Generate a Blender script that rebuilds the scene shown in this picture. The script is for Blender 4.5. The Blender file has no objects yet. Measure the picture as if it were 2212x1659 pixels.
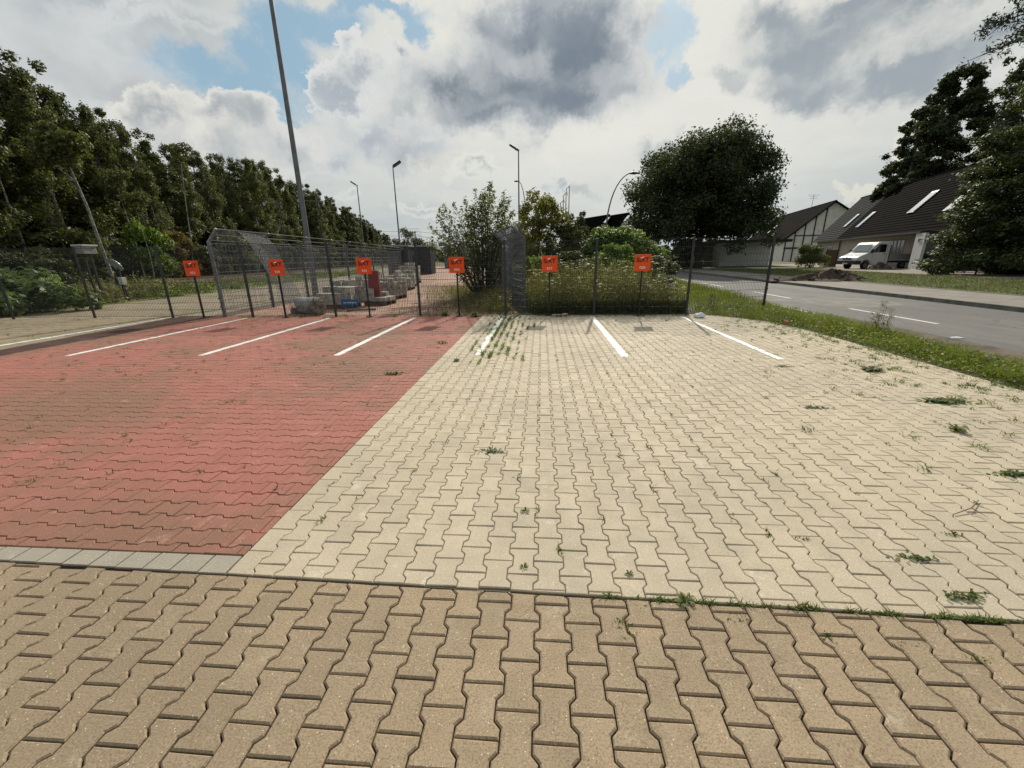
import bpy, math, random
import numpy as np
from mathutils import Vector, Matrix

# ------------------------------------------------------------------ camera, world, sun, exposure
SC = bpy.context.scene
COL = SC.collection
FPX, CX, CY, HC = 881.7, 1106.0, 829.5, 1.62          # focal length and centre in 2212 px wide photograph units
ROT = np.array([[0.9975218, -0.00802899, 0.06989839],
                [0.06911789, 0.29753092, -0.95220695],
                [-0.01315167, 0.95467842, 0.29734853]])
cam_data = bpy.data.cameras.new('camera')
cam = bpy.data.objects.new('camera', cam_data)
COL.objects.link(cam)
cam_data.sensor_width = 36.0
cam_data.lens = FPX / 2212.0 * 36.0
cam_data.clip_start = 0.05
cam_data.clip_end = 6000
m4 = Matrix([list(ROT[i]) + [0] for i in range(3)] + [[0, 0, 0, 1]])
m4.translation = (0, 0, HC)
cam.matrix_world = m4
SC.camera = cam
SC.view_settings.view_transform = 'Standard'
SC.view_settings.look = 'None'
SC.view_settings.gamma = 1
SC.view_settings.use_curve_mapping = False
SC.view_settings.exposure = 0.0
SUN_EL, SUN_AZ = math.radians(34.0), math.radians(9.5)   # azimuth measured from +Y towards +X


def ray(x, y):
    d = ROT @ np.array([x - CX, -(y - CY), -FPX])
    return d / np.linalg.norm(d)


def G(x, y, z=0.0):
    d = ray(x, y)
    t = (z - HC) / d[2]
    return (d[0] * t, d[1] * t, z)


def P(x, y, wy):
    d = ray(x, y)
    t = wy / d[1]
    return (d[0] * t, d[1] * t, d[2] * t + HC)


sd = bpy.data.lights.new('sun', 'SUN')
sd.energy = 4.3
sd.angle = math.radians(1.2)
sd.color = (1.0, 0.92, 0.79)
so = bpy.data.objects.new('sun', sd)
COL.objects.link(so)
sunv = Vector((math.cos(SUN_EL) * math.sin(SUN_AZ), math.cos(SUN_EL) * math.cos(SUN_AZ), math.sin(SUN_EL)))
so.rotation_euler = (-sunv).to_track_quat('-Z', 'Y').to_euler()


class NT:
    """small helper for building node trees"""
    def __init__(s, tree):
        s.t = tree
        s.n = tree.nodes
        s.l = tree.links

    def node(s, kind, **kw):
        n = s.n.new(kind)
        for k, v in kw.items():
            setattr(n, k, v)
        return n

    def put(s, sock, v):
        if isinstance(v, bpy.types.NodeSocket):
            s.l.new(v, sock)
        elif v is not None:
            if sock.type == 'RGBA' and not hasattr(v, '__len__'):
                v = (v, v, v, 1)
            if sock.type == 'RGBA' and len(v) == 3:
                v = (*v, 1)
            sock.default_value = v

    def math(s, op, a, b=None, c=None, clamp=False):
        n = s.node('ShaderNodeMath', operation=op, use_clamp=clamp)
        s.put(n.inputs[0], a)
        if b is not None:
            s.put(n.inputs[1], b)
        if c is not None:
            s.put(n.inputs[2], c)
        return n.outputs[0]

    def vmath(s, op, a, b=None, c=None):
        n = s.node('ShaderNodeVectorMath', operation=op)
        s.put(n.inputs[0], a)
        if b is not None:
            s.put(n.inputs[1], b)
        if c is not None:
            s.put(n.inputs[2], c)
        return n.outputs['Value'] if op in ('LENGTH', 'DOT_PRODUCT') else n.outputs[0]

    def mix(s, f, a, b, blend='MIX'):
        n = s.node('ShaderNodeMix', data_type='RGBA', blend_type=blend)
        s.put(n.inputs[0], f)
        s.put(n.inputs[6], a)
        s.put(n.inputs[7], b)
        return n.outputs[2]

    def ramp(s, v, lo, hi, a=0.0, b=1.0, smooth=True):
        n = s.node('ShaderNodeMapRange', interpolation_type='SMOOTHSTEP' if smooth else 'LINEAR')
        s.put(n.inputs[0], v)
        for i, q in enumerate((lo, hi, a, b)):
            s.put(n.inputs[i + 1], q)
        return n.outputs[0]

    def noise(s, vec, scale, detail=4, rough=0.55, out=0, dist=0.0):
        n = s.node('ShaderNodeTexNoise')
        s.put(n.inputs['Vector'], vec)
        n.inputs['Scale'].default_value = scale
        n.inputs['Detail'].default_value = detail
        n.inputs['Roughness'].default_value = rough
        n.inputs['Distortion'].default_value = dist
        return n.outputs[out]

    def voro(s, vec, scale, detail=0, out=0, feature='F1'):
        n = s.node('ShaderNodeTexVoronoi', feature=feature)
        s.put(n.inputs['Vector'], vec)
        n.inputs['Scale'].default_value = scale
        if 'Detail' in n.inputs:
            n.inputs['Detail'].default_value = detail
        return n.outputs[out]

    def xyz(s, v):
        n = s.node('ShaderNodeSeparateXYZ')
        s.put(n.inputs[0], v)
        return n.outputs

    def comb(s, x, y, z=0.0):
        n = s.node('ShaderNodeCombineXYZ')
        for i, q in enumerate((x, y, z)):
            s.put(n.inputs[i], q)
        return n.outputs[0]


def build_world():
    w = bpy.data.worlds.new('World')
    SC.world = w
    w.use_nodes = True
    k = NT(w.node_tree)
    k.n.clear()
    out = k.node('ShaderNodeOutputWorld')
    bg = k.node('ShaderNodeBackground')
    k.l.new(bg.outputs[0], out.inputs[0])
    tc = k.node('ShaderNodeTexCoord')
    d = tc.outputs['Generated']
    x, y, z = k.xyz(d)
    den = k.math('ADD', k.math('MAXIMUM', y, -0.8), 1.0)
    p = k.comb(k.math('DIVIDE', x, den), k.math('DIVIDE', z, den), 0.0)   # stereographic map of all directions

    def st(px, py):
        r = ray(px, py)
        return r[0] / (1 + r[1]), r[2] / (1 + r[1])

    # warped coordinates give the clouds their billowing outline
    n1 = k.noise(p, 8.0, 6, 0.66, out=1)
    v1 = k.vmath('MULTIPLY', k.vmath('SUBTRACT', n1, (0.5, 0.5, 0.5)), (0.13, 0.13, 0))
    pw = k.vmath('ADD', p, v1)
    puff = k.voro(pw, 15.0, detail=2)
    fine = k.noise(p, 15.0, 6, 0.64)
    zq = k.math('ADD', k.math('MAXIMUM', z, 0.0), 0.16)
    layer = k.comb(k.math('DIVIDE', x, zq), k.math('DIVIDE', y, zq), 0.0)     # flat cloud layer: heaps shrink towards the horizon
    layer = k.vmath('ADD', layer, k.vmath('MULTIPLY', v1, (3.0, 3.0, 0)))
    broad = k.noise(layer, 1.15, 6, 0.6)

    def field(blobs, k_puff=0.25, k_fine=0.5, grow=1.0):
        acc = None
        for (bx, by, rx, ry) in blobs:
            c = st(bx, by)
            ex = abs(st(bx + rx, by)[0] - st(bx - rx, by)[0]) / 2 * grow * 1.22
            ey = abs(st(bx, by + ry)[1] - st(bx, by - ry)[1]) / 2 * grow * 1.22
            v = k.vmath('MULTIPLY_ADD', pw, (1 / ex, 1 / ey, 0), (-c[0] / ex, -c[1] / ey, 0))
            ln = k.vmath('LENGTH', v)
            if acc is None:
                acc = ln
            else:
                n = k.node('ShaderNodeMath', operation='SMOOTH_MIN')
                k.put(n.inputs[0], acc)
                k.put(n.inputs[1], ln)
                n.inputs[2].default_value = 0.5
                acc = n.outputs[0]
        f = k.math('SUBTRACT', 1.5, acc)
        f = k.math('ADD', f, k.math('MULTIPLY_ADD', fine, k_fine, -0.5 * k_fine))
        f = k.math('ADD', f, k.math('MULTIPLY_ADD', puff, -k_puff, k_puff * 0.35))
        return f

    sky = k.node('ShaderNodeTexSky', sky_type='NISHITA')
    sky.sun_disc = False
    sky.sun_elevation = SUN_EL
    sky.sun_rotation = SUN_AZ
    blue = k.mix(1.0, sky.outputs[0], (0.084, 0.088, 0.088), 'MULTIPLY')
    col = k.mix(0.75, blue, (0.36, 0.55, 0.68))
    # high thin cloud with blue gaps in it
    gaps = field([(425, 165, 95, 32), (530, 215, 105, 38), (590, 165, 50, 50), (690, 60, 90, 50), (800, 18, 110, 24),
                  (885, 60, 24, 45), (650, 150, 40, 90), (1425, 75, 30, 75), (1440, 170, 18, 30), (610, 250, 50, 24)], 0.1, 1.1)
    cover = k.math('SUBTRACT', 1.0, k.ramp(gaps, 0.15, 0.95))
    white = k.mix(k.ramp(broad, 0.38, 0.60), (0.39, 0.45, 0.49), (0.72, 0.73, 0.69))
    white = k.mix(k.math('MULTIPLY', k.ramp(fine, 0.46, 0.62), k.ramp(broad, 0.44, 0.58, 0.2, 0.8)), white, (0.85, 0.84, 0.78))
    crease = k.ramp(puff, 0.25, 0.6)
    white = k.mix(k.math('MULTIPLY', crease, 0.45), white, (0.46, 0.50, 0.53))
    # a veil lit from behind, warmer and brighter towards the sun
    sunglow = k.ramp(k.vmath('DOT_PRODUCT', d, tuple(sunv)), 0.60, 1.0, 0.0, 1.0)
    white = k.mix(k.math('MULTIPLY', sunglow, 0.8), white, (1.0, 0.965, 0.86))
    gen = k.ramp(broad, 0.36, 0.5)
    front = k.ramp(y, -0.1, 0.35)
    gen = k.mix(front, k.comb(gen, gen, gen), (1, 1, 1))
    cover = k.math('MULTIPLY', cover, gen)
    col = k.mix(k.math('MULTIPLY', cover, 0.93), col, white)

    def cloud(col, blobs, core, rim, a0=0.30, a1=0.70, c0=0.40, c1=1.0, puffy=0.25, fk=0.5, amt=1.0, grow=1.0, tex=0.3, gt=0.9):
        f = field(blobs, puffy, fk, grow)
        a = k.math('MULTIPLY', k.ramp(f, a0, a1), amt)
        g = k.math('ADD', f, k.math('MULTIPLY_ADD', broad, gt, -0.5 * gt + 0.10))
        g = k.math('ADD', g, k.math('MULTIPLY_ADD', puff, -0.5, 0.20))
        sh = k.mix(k.ramp(g, c0, c1 + 0.15), rim, core)
        sh = k.mix(k.math('MULTIPLY', k.ramp(broad, 0.38, 0.62), tex), sh, tuple(min(0.93, q * 1.35 + 0.08) for q in core))
        return k.mix(a, col, sh)

    # grey-white bank at the upper left
    col = cloud(col, [(110, 110, 240, 110), (330, 40, 190, 34), (450, 70, 90, 28), (250, 170, 120, 50)], (0.55, 0.57, 0.58), (0.74, 0.76, 0.76), a0=0.2, a1=1.1, c0=0.3, puffy=0.1, fk=0.9)
    col = cloud(col, [(440, 250, 80, 38), (540, 270, 90, 45), (330, 240, 90, 45), (620, 330, 95, 55), (300, 330, 170, 90), (480, 340, 140, 60)],
                (0.43, 0.465, 0.49), (0.82, 0.81, 0.76), c0=0.40, c1=1.1, puffy=0.35, fk=0.5, a0=0.34, a1=0.58)
    # sunlit heaps left of centre near the horizon
    col = cloud(col, [(800, 300, 100, 50), (870, 255, 60, 34), (740, 350, 70, 34), (910, 340, 110, 50), (960, 290, 60, 30)],
                (0.40, 0.44, 0.48), (0.84, 0.82, 0.74), a0=0.20, a1=0.75, c0=0.36, c1=1.1, puffy=0.45, fk=0.6, tex=0.6)
    # tall heap
    col = cloud(col, [(745, 100, 34, 42), (835, 125, 26, 34), (775, 180, 88, 52), (705, 195, 42, 42), (740, 225, 70, 26)],
                (0.42, 0.47, 0.51), (0.82, 0.82, 0.79), a0=0.36, a1=0.52, c0=0.34, c1=0.95, puffy=0.45, fk=0.35, tex=0.3, gt=0.5)
    # grey bank on the right
    col = cloud(col, [(1800, 90, 210, 90), (1700, 30, 130, 60), (1960, 170, 150, 70), (1760, 190, 120, 50), (2120, 90, 120, 90), (1900, 10, 260, 40)],
                (0.36, 0.41, 0.445), (0.80, 0.80, 0.75), a0=0.1, a1=1.0, c0=0.2, c1=1.0, puffy=0.15, fk=0.7, tex=0.15, gt=0.6, grow=1.1)
    col = cloud(col, [(1960, 325, 60, 26), (2000, 290, 60, 26), (1840, 385, 70, 26)],
                (0.48, 0.54, 0.57), (0.92, 0.87, 0.74), puffy=0.5, a0=0.30, a1=0.55, c0=0.4, c1=0.95)
    col = cloud(col, [(1325, 205, 30, 45), (1600, 285, 50, 16), (1560, 190, 60, 26), (1430, 330, 60, 24), (1250, 400, 60, 20)],
                (0.44, 0.48, 0.50), (0.70, 0.72, 0.70), a0=0.2, a1=1.1, c0=0.2, fk=0.8, amt=0.7)
    # small heaps low over the horizon
    col = cloud(col, [(1040, 375, 50, 26), (1165, 400, 34, 24), (1215, 400, 26, 22), (770, 415, 34, 16), (1500, 440, 60, 18), (1640, 420, 50, 20), (930, 440, 70, 18)],
                (0.44, 0.50, 0.53), (0.86, 0.85, 0.78), puffy=0.5, fk=0.6, a0=0.30, a1=0.62, c0=0.45, c1=1.0)
    # the big dark cloud
    col = cloud(col, [(1110, 205, 215, 80), (960, 205, 105, 36), (1255, 110, 105, 115), (1160, 60, 140, 84), (1070, 262, 125, 40), (1235, 205, 100, 60)],
                (0.205, 0.25, 0.30), (0.62, 0.65, 0.66), a0=0.16, a1=0.80, c0=0.15, c1=1.15, puffy=0.22, fk=0.42, tex=0.25, gt=0.6, grow=1.15)
    # haze band at the horizon and plain ground colour under it
    col = k.mix(k.ramp(z, 0.25, 0.02, 0.0, 0.5), col, (0.53, 0.59, 0.60))
    col = k.mix(k.ramp(z, -0.02, -0.06), col, (0.10, 0.10, 0.08))
    k.put(bg.inputs[0], col)
    bg.inputs[1].default_value = 0.92


build_world()

# ------------------------------------------------------------------ helpers


def tag(o, label=None, cat=None, group=None, kind=None):
    if label:
        o['label'] = label
    if cat:
        o['category'] = cat
    if group:
        o['group'] = group
    if kind:
        o['kind'] = kind
    return o


def empty(name, loc=(0, 0, 0), rz=0.0):
    o = bpy.data.objects.new(name, None)
    COL.objects.link(o)
    o.location = loc
    o.rotation_euler = (0, 0, rz)
    o.empty_display_size = 0.3
    return o


class MB:
    """collects shapes; build() links them as ONE mesh object"""
    def __init__(s):
        s.v, s.f = [], []

    def add(s, verts, faces):
        b = len(s.v)
        s.v += [tuple(map(float, q)) for q in verts]
        s.f += [tuple(i + b for i in f) for f in faces]

    def box(s, c, sz, rz=0.0, M=None):
        hx, hy, hz = sz[0] / 2, sz[1] / 2, sz[2] / 2
        vs = [(-hx, -hy, -hz), (hx, -hy, -hz), (hx, hy, -hz), (-hx, hy, -hz), (-hx, -hy, hz), (hx, -hy, hz), (hx, hy, hz), (-hx, hy, hz)]
        if M is None:
            M = Matrix.Rotation(rz, 3, 'Z')
        vs = [tuple(M @ Vector(q) + Vector(c)) for q in vs]
        s.add(vs, [(0, 3, 2, 1), (4, 5, 6, 7), (0, 1, 5, 4), (1, 2, 6, 5), (2, 3, 7, 6), (3, 0, 4, 7)])

    def bar(s, a, b, w, h=None, up=(0, 0, 1)):
        h = h or w
        a, b = Vector(a), Vector(b)
        d = (b - a).normalized()
        u = Vector(up)
        if abs(d.dot(u)) > 0.95:
            u = Vector((0, 1, 0))
        x = d.cross(u).normalized() * w / 2
        z = d.cross(x).normalized() * h / 2
        vs = [a - x - z, a + x - z, a + x + z, a - x + z, b - x - z, b + x - z, b + x + z, b - x + z]
        s.add(vs, [(0, 3, 2, 1), (4, 5, 6, 7), (0, 1, 5, 4), (1, 2, 6, 5), (2, 3, 7, 6), (3, 0, 4, 7)])

    def tube(s, pts, rad, n=8, caps=True):
        pts = [Vector(p) for p in pts]
        if not hasattr(rad, '__len__'):
            rad = [rad] * len(pts)
        vs, fs = [], []
        for i, p in enumerate(pts):
            d = (pts[min(i + 1, len(pts) - 1)] - pts[max(i - 1, 0)]).normalized()
            u = Vector((0, 0, 1)) if abs(d.z) < 0.9 else Vector((0, 1, 0))
            x = d.cross(u).normalized()
            y = d.cross(x).normalized()
            for j in range(n):
                a = 2 * math.pi * j / n
                vs.append(p + (x * math.cos(a) + y * math.sin(a)) * rad[i])
        for i in range(len(pts) - 1):
            for j in range(n):
                k = (j + 1) % n
                fs.append((i * n + j, i * n + k, (i + 1) * n + k, (i + 1) * n + j))
        if caps:
            fs.append(tuple(range(n)))
            fs.append(tuple(range((len(pts) - 1) * n, len(pts) * n))[::-1])
        s.add(vs, fs)

    def prism(s, poly, ax, d0, d1, origin=(0, 0, 0), M=None):
        """extrude a 2-D outline; ax tells which axis the depth runs along"""
        vs = []
        for d in (d0, d1):
            for (a, b) in poly:
                q = {'x': (d, a, b), 'y': (a, d, b), 'z': (a, b, d)}[ax]
                vs.append(q)
        n = len(poly)
        if M is not None:
            vs = [tuple(M @ Vector(q)) for q in vs]
        vs = [(q[0] + origin[0], q[1] + origin[1], q[2] + origin[2]) for q in vs]
        s.add(vs, [tuple(range(n))[::-1], tuple(range(n, 2 * n))] + [(i, (i + 1) % n, n + (i + 1) % n, n + i) for i in range(n)])

    def build(s, name, mat, parent=None, bevel=0.0, smooth=False, loc=None):
        me = bpy.data.meshes.new(name)
        me.from_pydata(s.v, [], s.f)
        me.update()
        o = bpy.data.objects.new(name, me)
        COL.objects.link(o)
        if mat:
            me.materials.append(mat)
        if parent:
            o.parent = parent
        if loc:
            o.location = loc
        if smooth:
            me.shade_smooth()
        if bevel:
            b = o.modifiers.new('bevel', 'BEVEL')
            b.width = bevel
            b.segments = 2
            b.limit_method = 'ANGLE'
        return o


def mesh_np(name, V, F, mat, parent=None, smooth=False):
    """V (n,3), F (m,k) all faces with k corners"""
    me = bpy.data.meshes.new(name)
    V = np.asarray(V, dtype=np.float32)
    F = np.asarray(F, dtype=np.int32)
    me.vertices.add(len(V))
    me.vertices.foreach_set('co', V.ravel())
    k = F.shape[1]
    me.loops.add(F.size)
    me.loops.foreach_set('vertex_index', F.ravel())
    me.polygons.add(len(F))
    me.polygons.foreach_set('loop_start', np.arange(0, F.size, k, dtype=np.int32))
    me.update(calc_edges=True)
    me.validate()
    if mat:
        me.materials.append(mat)
    o = bpy.data.objects.new(name, me)
    COL.objects.link(o)
    if parent:
        o.parent = parent
    if smooth:
        me.shade_smooth()
    return o


def copy_tree(o, parent=None):
    c = o.copy()
    COL.objects.link(c)
    if parent:
        c.parent = parent
    for ch in list(o.children):
        copy_tree(ch, c)
    return c


# ------------------------------------------------------------------ materials
MATS = {}


def mat(name, col, rough=0.8, metal=0.0, var=0.0, scale=8.0, bump=0.0, spec=0.4, col2=None, detail=5, coat=0.0):
    """plain surface with noise-driven colour variation in object space"""
    if name in MATS:
        return MATS[name]
    m = bpy.data.materials.new(name)
    m.use_nodes = True
    k = NT(m.node_tree)
    b = m.node_tree.nodes['Principled BSDF']
    b.inputs['Roughness'].default_value = rough
    b.inputs['Metallic'].default_value = metal
    b.inputs['Specular IOR Level'].default_value = spec
    if coat:
        b.inputs['Coat Weight'].default_value = coat
    tc = k.node('ShaderNodeTexCoord')
    if var or col2:
        nz = k.noise(tc.outputs['Object'], scale, detail, 0.6)
        c2 = col2 or tuple(q * (1 - var) for q in col)
        c1 = col if col2 else tuple(min(1, q * (1 + var)) for q in col)
        k.put(b.inputs['Base Color'], k.mix(k.ramp(nz, 0.35, 0.65), c1, c2))
    else:
        k.put(b.inputs['Base Color'], col)
    if bump:
        bp = k.node('ShaderNodeBump')
        bp.inputs['Strength'].default_value = bump
        bp.inputs['Distance'].default_value = 0.02
        k.put(bp.inputs['Height'], k.noise(tc.outputs['Object'], scale * 3, 6, 0.65))
        k.l.new(bp.outputs[0], b.inputs['Normal'])
    MATS[name] = m
    return m


def leaf_mat(name, c1, c2, c3=None, trans=0.35, rough=0.55):
    """foliage: every leaf its own tone, some light passing through"""
    if name in MATS:
        return MATS[name]
    m = bpy.data.materials.new(name)
    m.use_nodes = True
    k = NT(m.node_tree)
    b = m.node_tree.nodes['Principled BSDF']
    out = m.node_tree.nodes['Material Output']
    ge = k.node('ShaderNodeNewGeometry')
    r = ge.outputs['Random Per Island']
    col = k.mix(r, c1, c2)
    if c3:
        col = k.mix(k.ramp(r, 0.86, 0.90), col, c3)
    tc = k.node('ShaderNodeTexCoord')
    col = k.mix(k.ramp(k.noise(tc.outputs['Object'], 0.9, 3, 0.5), 0.35, 0.7, 0.0, 0.45), col, tuple(q * 1.7 for q in c2))
    k.put(b.inputs['Base Color'], col)
    b.inputs['Roughness'].default_value = rough
    b.inputs['Specular IOR Level'].default_value = 0.35
    tr = k.node('ShaderNodeBsdfTranslucent')
    k.put(tr.inputs[0], k.mix(1.0, col, (1.6, 1.7, 0.7), 'MULTIPLY'))
    mx = k.node('ShaderNodeMixShader')
    mx.inputs[0].default_value = trans
    k.l.new(b.outputs[0], mx.inputs[1])
    k.l.new(tr.outputs[0], mx.inputs[2])
    k.l.new(mx.outputs[0], out.inputs[0])
    MATS[name] = m
    return m


def paver_mat(name, base, dark, light, stain, speck=0.35, smear=0.4):
    m = bpy.data.materials.new(name)
    m.use_nodes = True
    k = NT(m.node_tree)
    b = m.node_tree.nodes['Principled BSDF']
    tc = k.node('ShaderNodeTexCoord')
    o = tc.outputs['Object']
    ge = k.node('ShaderNodeNewGeometry')
    r = ge.outputs['Random Per Island']
    col = k.mix(k.ramp(r, 0.0, 1.0, 0.0, 0.6, False), base, dark)
    col = k.mix(k.ramp(k.math('FRACT', k.math('MULTIPLY', r, 7.7)), 0.88, 1.0, 0.0, 0.38), col, stain)
    big = k.noise(o, 0.42, 6, 0.66)
    col = k.mix(k.ramp(big, 0.44, 0.60, 0.0, smear), col, stain)
    mid = k.noise(o, 6.0, 5, 0.65)
    col = k.mix(k.ramp(mid, 0.42, 0.75, 0.0, 0.35), col, stain)
    # lime bloom on some of the stones
    lim = k.math('MULTIPLY', k.ramp(k.noise(o, 9.0, 6, 0.7), 0.52, 0.68), k.ramp(k.math('FRACT', k.math('MULTIPLY', r, 17.3)), 0.80, 0.95))
    col = k.mix(k.math('MULTIPLY', lim, 0.55), col, light)
    # aggregate grain
    g1 = k.noise(o, 130.0, 4, 0.75)
    col = k.mix(k.ramp(g1, 0.47, 0.68, 0.0, speck), col, tuple(q * 0.50 for q in dark))
    col = k.mix(k.ramp(g1, 0.46, 0.32, 0.0, speck * 0.6), col, light)
    g2 = k.voro(o, 95.0)
    g2r = k.voro(o, 95.0, out=1)
    bright = k.math('MULTIPLY', k.ramp(g2, 0.28, 0.12), k.ramp(k.xyz(g2r)[0], 0.90, 0.93))
    col = k.mix(k.math('MULTIPLY', bright, 0.7), col, tuple(min(1, q * 1.9) for q in light))
    k.put(b.inputs['Base Color'], col)
    k.put(b.inputs['Roughness'], k.ramp(mid, 0.3, 0.7, 0.72, 0.92))
    b.inputs['Specular IOR Level'].default_value = 0.3
    bp = k.node('ShaderNodeBump')
    bp.inputs['Strength'].default_value = 0.6
    bp.inputs['Distance'].default_value = 0.003
    k.put(bp.inputs['Height'], g1)
    k.l.new(bp.outputs[0], b.inputs['Normal'])
    return m


M_NEAR = paver_mat('brown concrete paving', (0.395, 0.298, 0.192), (0.310, 0.235, 0.152), (0.52, 0.44, 0.33), (0.235, 0.182, 0.122), 0.8, 0.5)
M_CREAM = paver_mat('cream concrete paving', (0.565, 0.480, 0.350), (0.465, 0.395, 0.285), (0.74, 0.68, 0.57), (0.385, 0.335, 0.255), 0.5, 0.45)
M_RED = paver_mat('red concrete paving', (0.405, 0.155, 0.122), (0.335, 0.122, 0.096), (0.56, 0.34, 0.28), (0.245, 0.135, 0.090), 0.5, 0.95)
M_GREYB = paver_mat('grey concrete border', (0.44, 0.40, 0.32), (0.36, 0.33, 0.26), (0.56, 0.52, 0.44), (0.28, 0.255, 0.205), 0.45, 0.5)
M_BEIGE = paver_mat('weathered beige paving', (0.36, 0.285, 0.185), (0.29, 0.235, 0.155), (0.44, 0.39, 0.30), (0.24, 0.20, 0.135), 0.35, 0.6)
M_JOINT = mat('dark joint sand', (0.055, 0.040, 0.030), 0.95, col2=(0.020, 0.017, 0.013), scale=5)
M_JOINTL = mat('light joint sand', (0.15, 0.115, 0.078), 0.95, col2=(0.065, 0.055, 0.036), scale=2)
M_JOINTR = mat('reddish joint sand', (0.085, 0.035, 0.026), 0.95, col2=(0.04, 0.02, 0.015), scale=3)

# ------------------------------------------------------------------ interlocking dog-bone stones
RW = random.Random(5)


def block_outline():
    # 200 mm long, 165 mm wide at the ends, 115 mm at the waist
    a, b = 0.0825, 0.0575
    R_ = [(a, 0.0), (a, 0.0375), (b, 0.0625), (b, 0.1375), (a, 0.1625), (a, 0.2)]
    return R_ + [(-x, y) for x, y in R_[::-1]]


OUT = block_outline()


def clip(poly, nx, ny, c):
    """keep nx*x+ny*y <= c"""
    res = []
    for i in range(len(poly)):
        p, q = poly[i - 1], poly[i]
        dp, dq = nx * p[0] + ny * p[1] - c, nx * q[0] + ny * q[1] - c
        if (dp < 0) != (dq < 0):
            t = dp / (dp - dq)
            res.append((p[0] + (q[0] - p[0]) * t, p[1] + (q[1] - p[1]) * t))
        if dq < 0:
            res.append(q)
    return res


def inset(poly, d):
    n = len(poly)
    res = []
    for i in range(n):
        p0, p1, p2 = poly[i - 1], poly[i], poly[(i + 1) % n]
        e1 = (p1[0] - p0[0], p1[1] - p0[1])
        e2 = (p2[0] - p1[0], p2[1] - p1[1])
        l1, l2 = math.hypot(*e1) or 1e-9, math.hypot(*e2) or 1e-9
        n1 = (-e1[1] / l1, e1[0] / l1)
        n2 = (-e2[1] / l2, e2[0] / l2)
        mx, my = n1[0] + n2[0], n1[1] + n2[1]
        q = 1 + n1[0] * n2[0] + n1[1] * n2[1]
        q = max(q, 0.35)
        res.append((p1[0] + mx / q * d, p1[1] + my / q * d))
    return res


def area(poly):
    return 0.5 * sum(poly[i - 1][0] * poly[i][1] - poly[i][0] * poly[i - 1][1] for i in range(len(poly)))


def pavers(name, bounds, planes, material, turn=False, phase=(0, 0), gap=0.004, chamfer=0.005, top_only=False, lift=0.0, seed=1, drop=None, tilt=0.0016, flat=False):
    """bounds x0,x1,y0,y1; planes: half planes (nx,ny,c) kept where nx*x+ny*y<=c; turn: courses run along X"""
    V, F = [], []
    x0, x1, y0, y1 = bounds
    if turn:
        bx0, bx1, by0, by1 = y0, y1, x0, x1
    else:
        bx0, bx1, by0, by1 = x0, x1, y0, y1
    ci0, ci1 = int(math.floor((bx0 - phase[0]) / 0.14)) - 1, int(math.ceil((bx1 - phase[0]) / 0.14)) + 1
    rj0, rj1 = int(math.floor((by0 - phase[1]) / 0.2)) - 1, int(math.ceil((by1 - phase[1]) / 0.2)) + 1
    pl = list(planes) + [(-1, 0, -x0), (1, 0, x1), (0, -1, -y0), (0, 1, y1)]
    for i in range(ci0, ci1 + 1):
        for j in range(rj0, rj1 + 1):
            cx_ = phase[0] + i * 0.14
            cy_ = phase[1] + j * 0.2 + (0.1 if i % 2 else 0.0)
            if flat and i < 0:
                continue
            po = [((cx_ - 0.07) if (flat and i == 0 and a < 0) else cx_ + a, cy_ + b) for a, b in OUT]
            if turn:
                po = [(b, a) for a, b in po][::-1]
            xs = [q[0] for q in po]
            ys = [q[1] for q in po]
            for (nx, ny, c) in pl:
                mx_ = max(nx * q[0] + ny * q[1] for q in po) if po else 0
                if po and mx_ > c:
                    po = clip(po, nx, ny, c)
                if len(po) < 3:
                    break
            if len(po) < 3:
                continue
            cl = [po[0]]
            for q in po[1:]:
                if math.hypot(q[0] - cl[-1][0], q[1] - cl[-1][1]) > 1e-4:
                    cl.append(q)
            if math.hypot(cl[0][0] - cl[-1][0], cl[0][1] - cl[-1][1]) < 1e-4:
                cl.pop()
            po = cl
            if len(po) < 3 or area(po) < 0.0008:
                continue
            rr = random.Random(i * 7919 + j * 104729 + seed)
            if drop and drop(sum(q[0] for q in po) / len(po), sum(q[1] for q in po) / len(po)):
                continue
            dz = rr.uniform(-0.0022, 0.0012)
            tx, ty = rr.uniform(-tilt, tilt) / 0.08, rr.uniform(-tilt, tilt) / 0.08
            mx_, my_ = sum(q[0] for q in po) / len(po), sum(q[1] for q in po) / len(po)
            o_ = inset(po, gap / 2)
            i_ = inset(po, gap / 2 + chamfer)
            if area(i_) <= 0.0002:
                continue
            n = len(po)

            def zz(q, z):
                return (q[0], q[1], z + dz + lift + (q[0] - mx_) * tx + (q[1] - my_) * ty)
            b = len(V)
            V += [zz(q, 0.0) for q in i_]
            F.append(tuple(range(b, b + n)))
            if not top_only:
                V += [zz(q, -chamfer * 0.9) for q in o_]
                V += [zz(q, -0.03) for q in o_]
                for t in range(n):
                    u = (t + 1) % n
                    F.append((b + n + t, b + n + u, b + u, b + t))
                    F.append((b + 2 * n + t, b + 2 * n + u, b + n + u, b + n + t))
    me = bpy.data.meshes.new(name)
    me.from_pydata(V, [], F)
    me.update()
    me.materials.append(material)
    o = bpy.data.objects.new(name, me)
    COL.objects.link(o)
    tag(o, kind='structure')
    return o


def sheet(name, pts, z, m, kind='structure'):
    b = MB()
    b.add([(p[0], p[1], z if len(p) < 3 else p[2]) for p in pts], [tuple(range(len(pts)))])
    o = b.build(name, m)
    tag(o, kind=kind)
    return o


JY = lambda x: 1.672 - 0.021 * (x + 0.6)          # the joint between the front strip and the bays
BX = -1.70                                       # red / cream boundary
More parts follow.
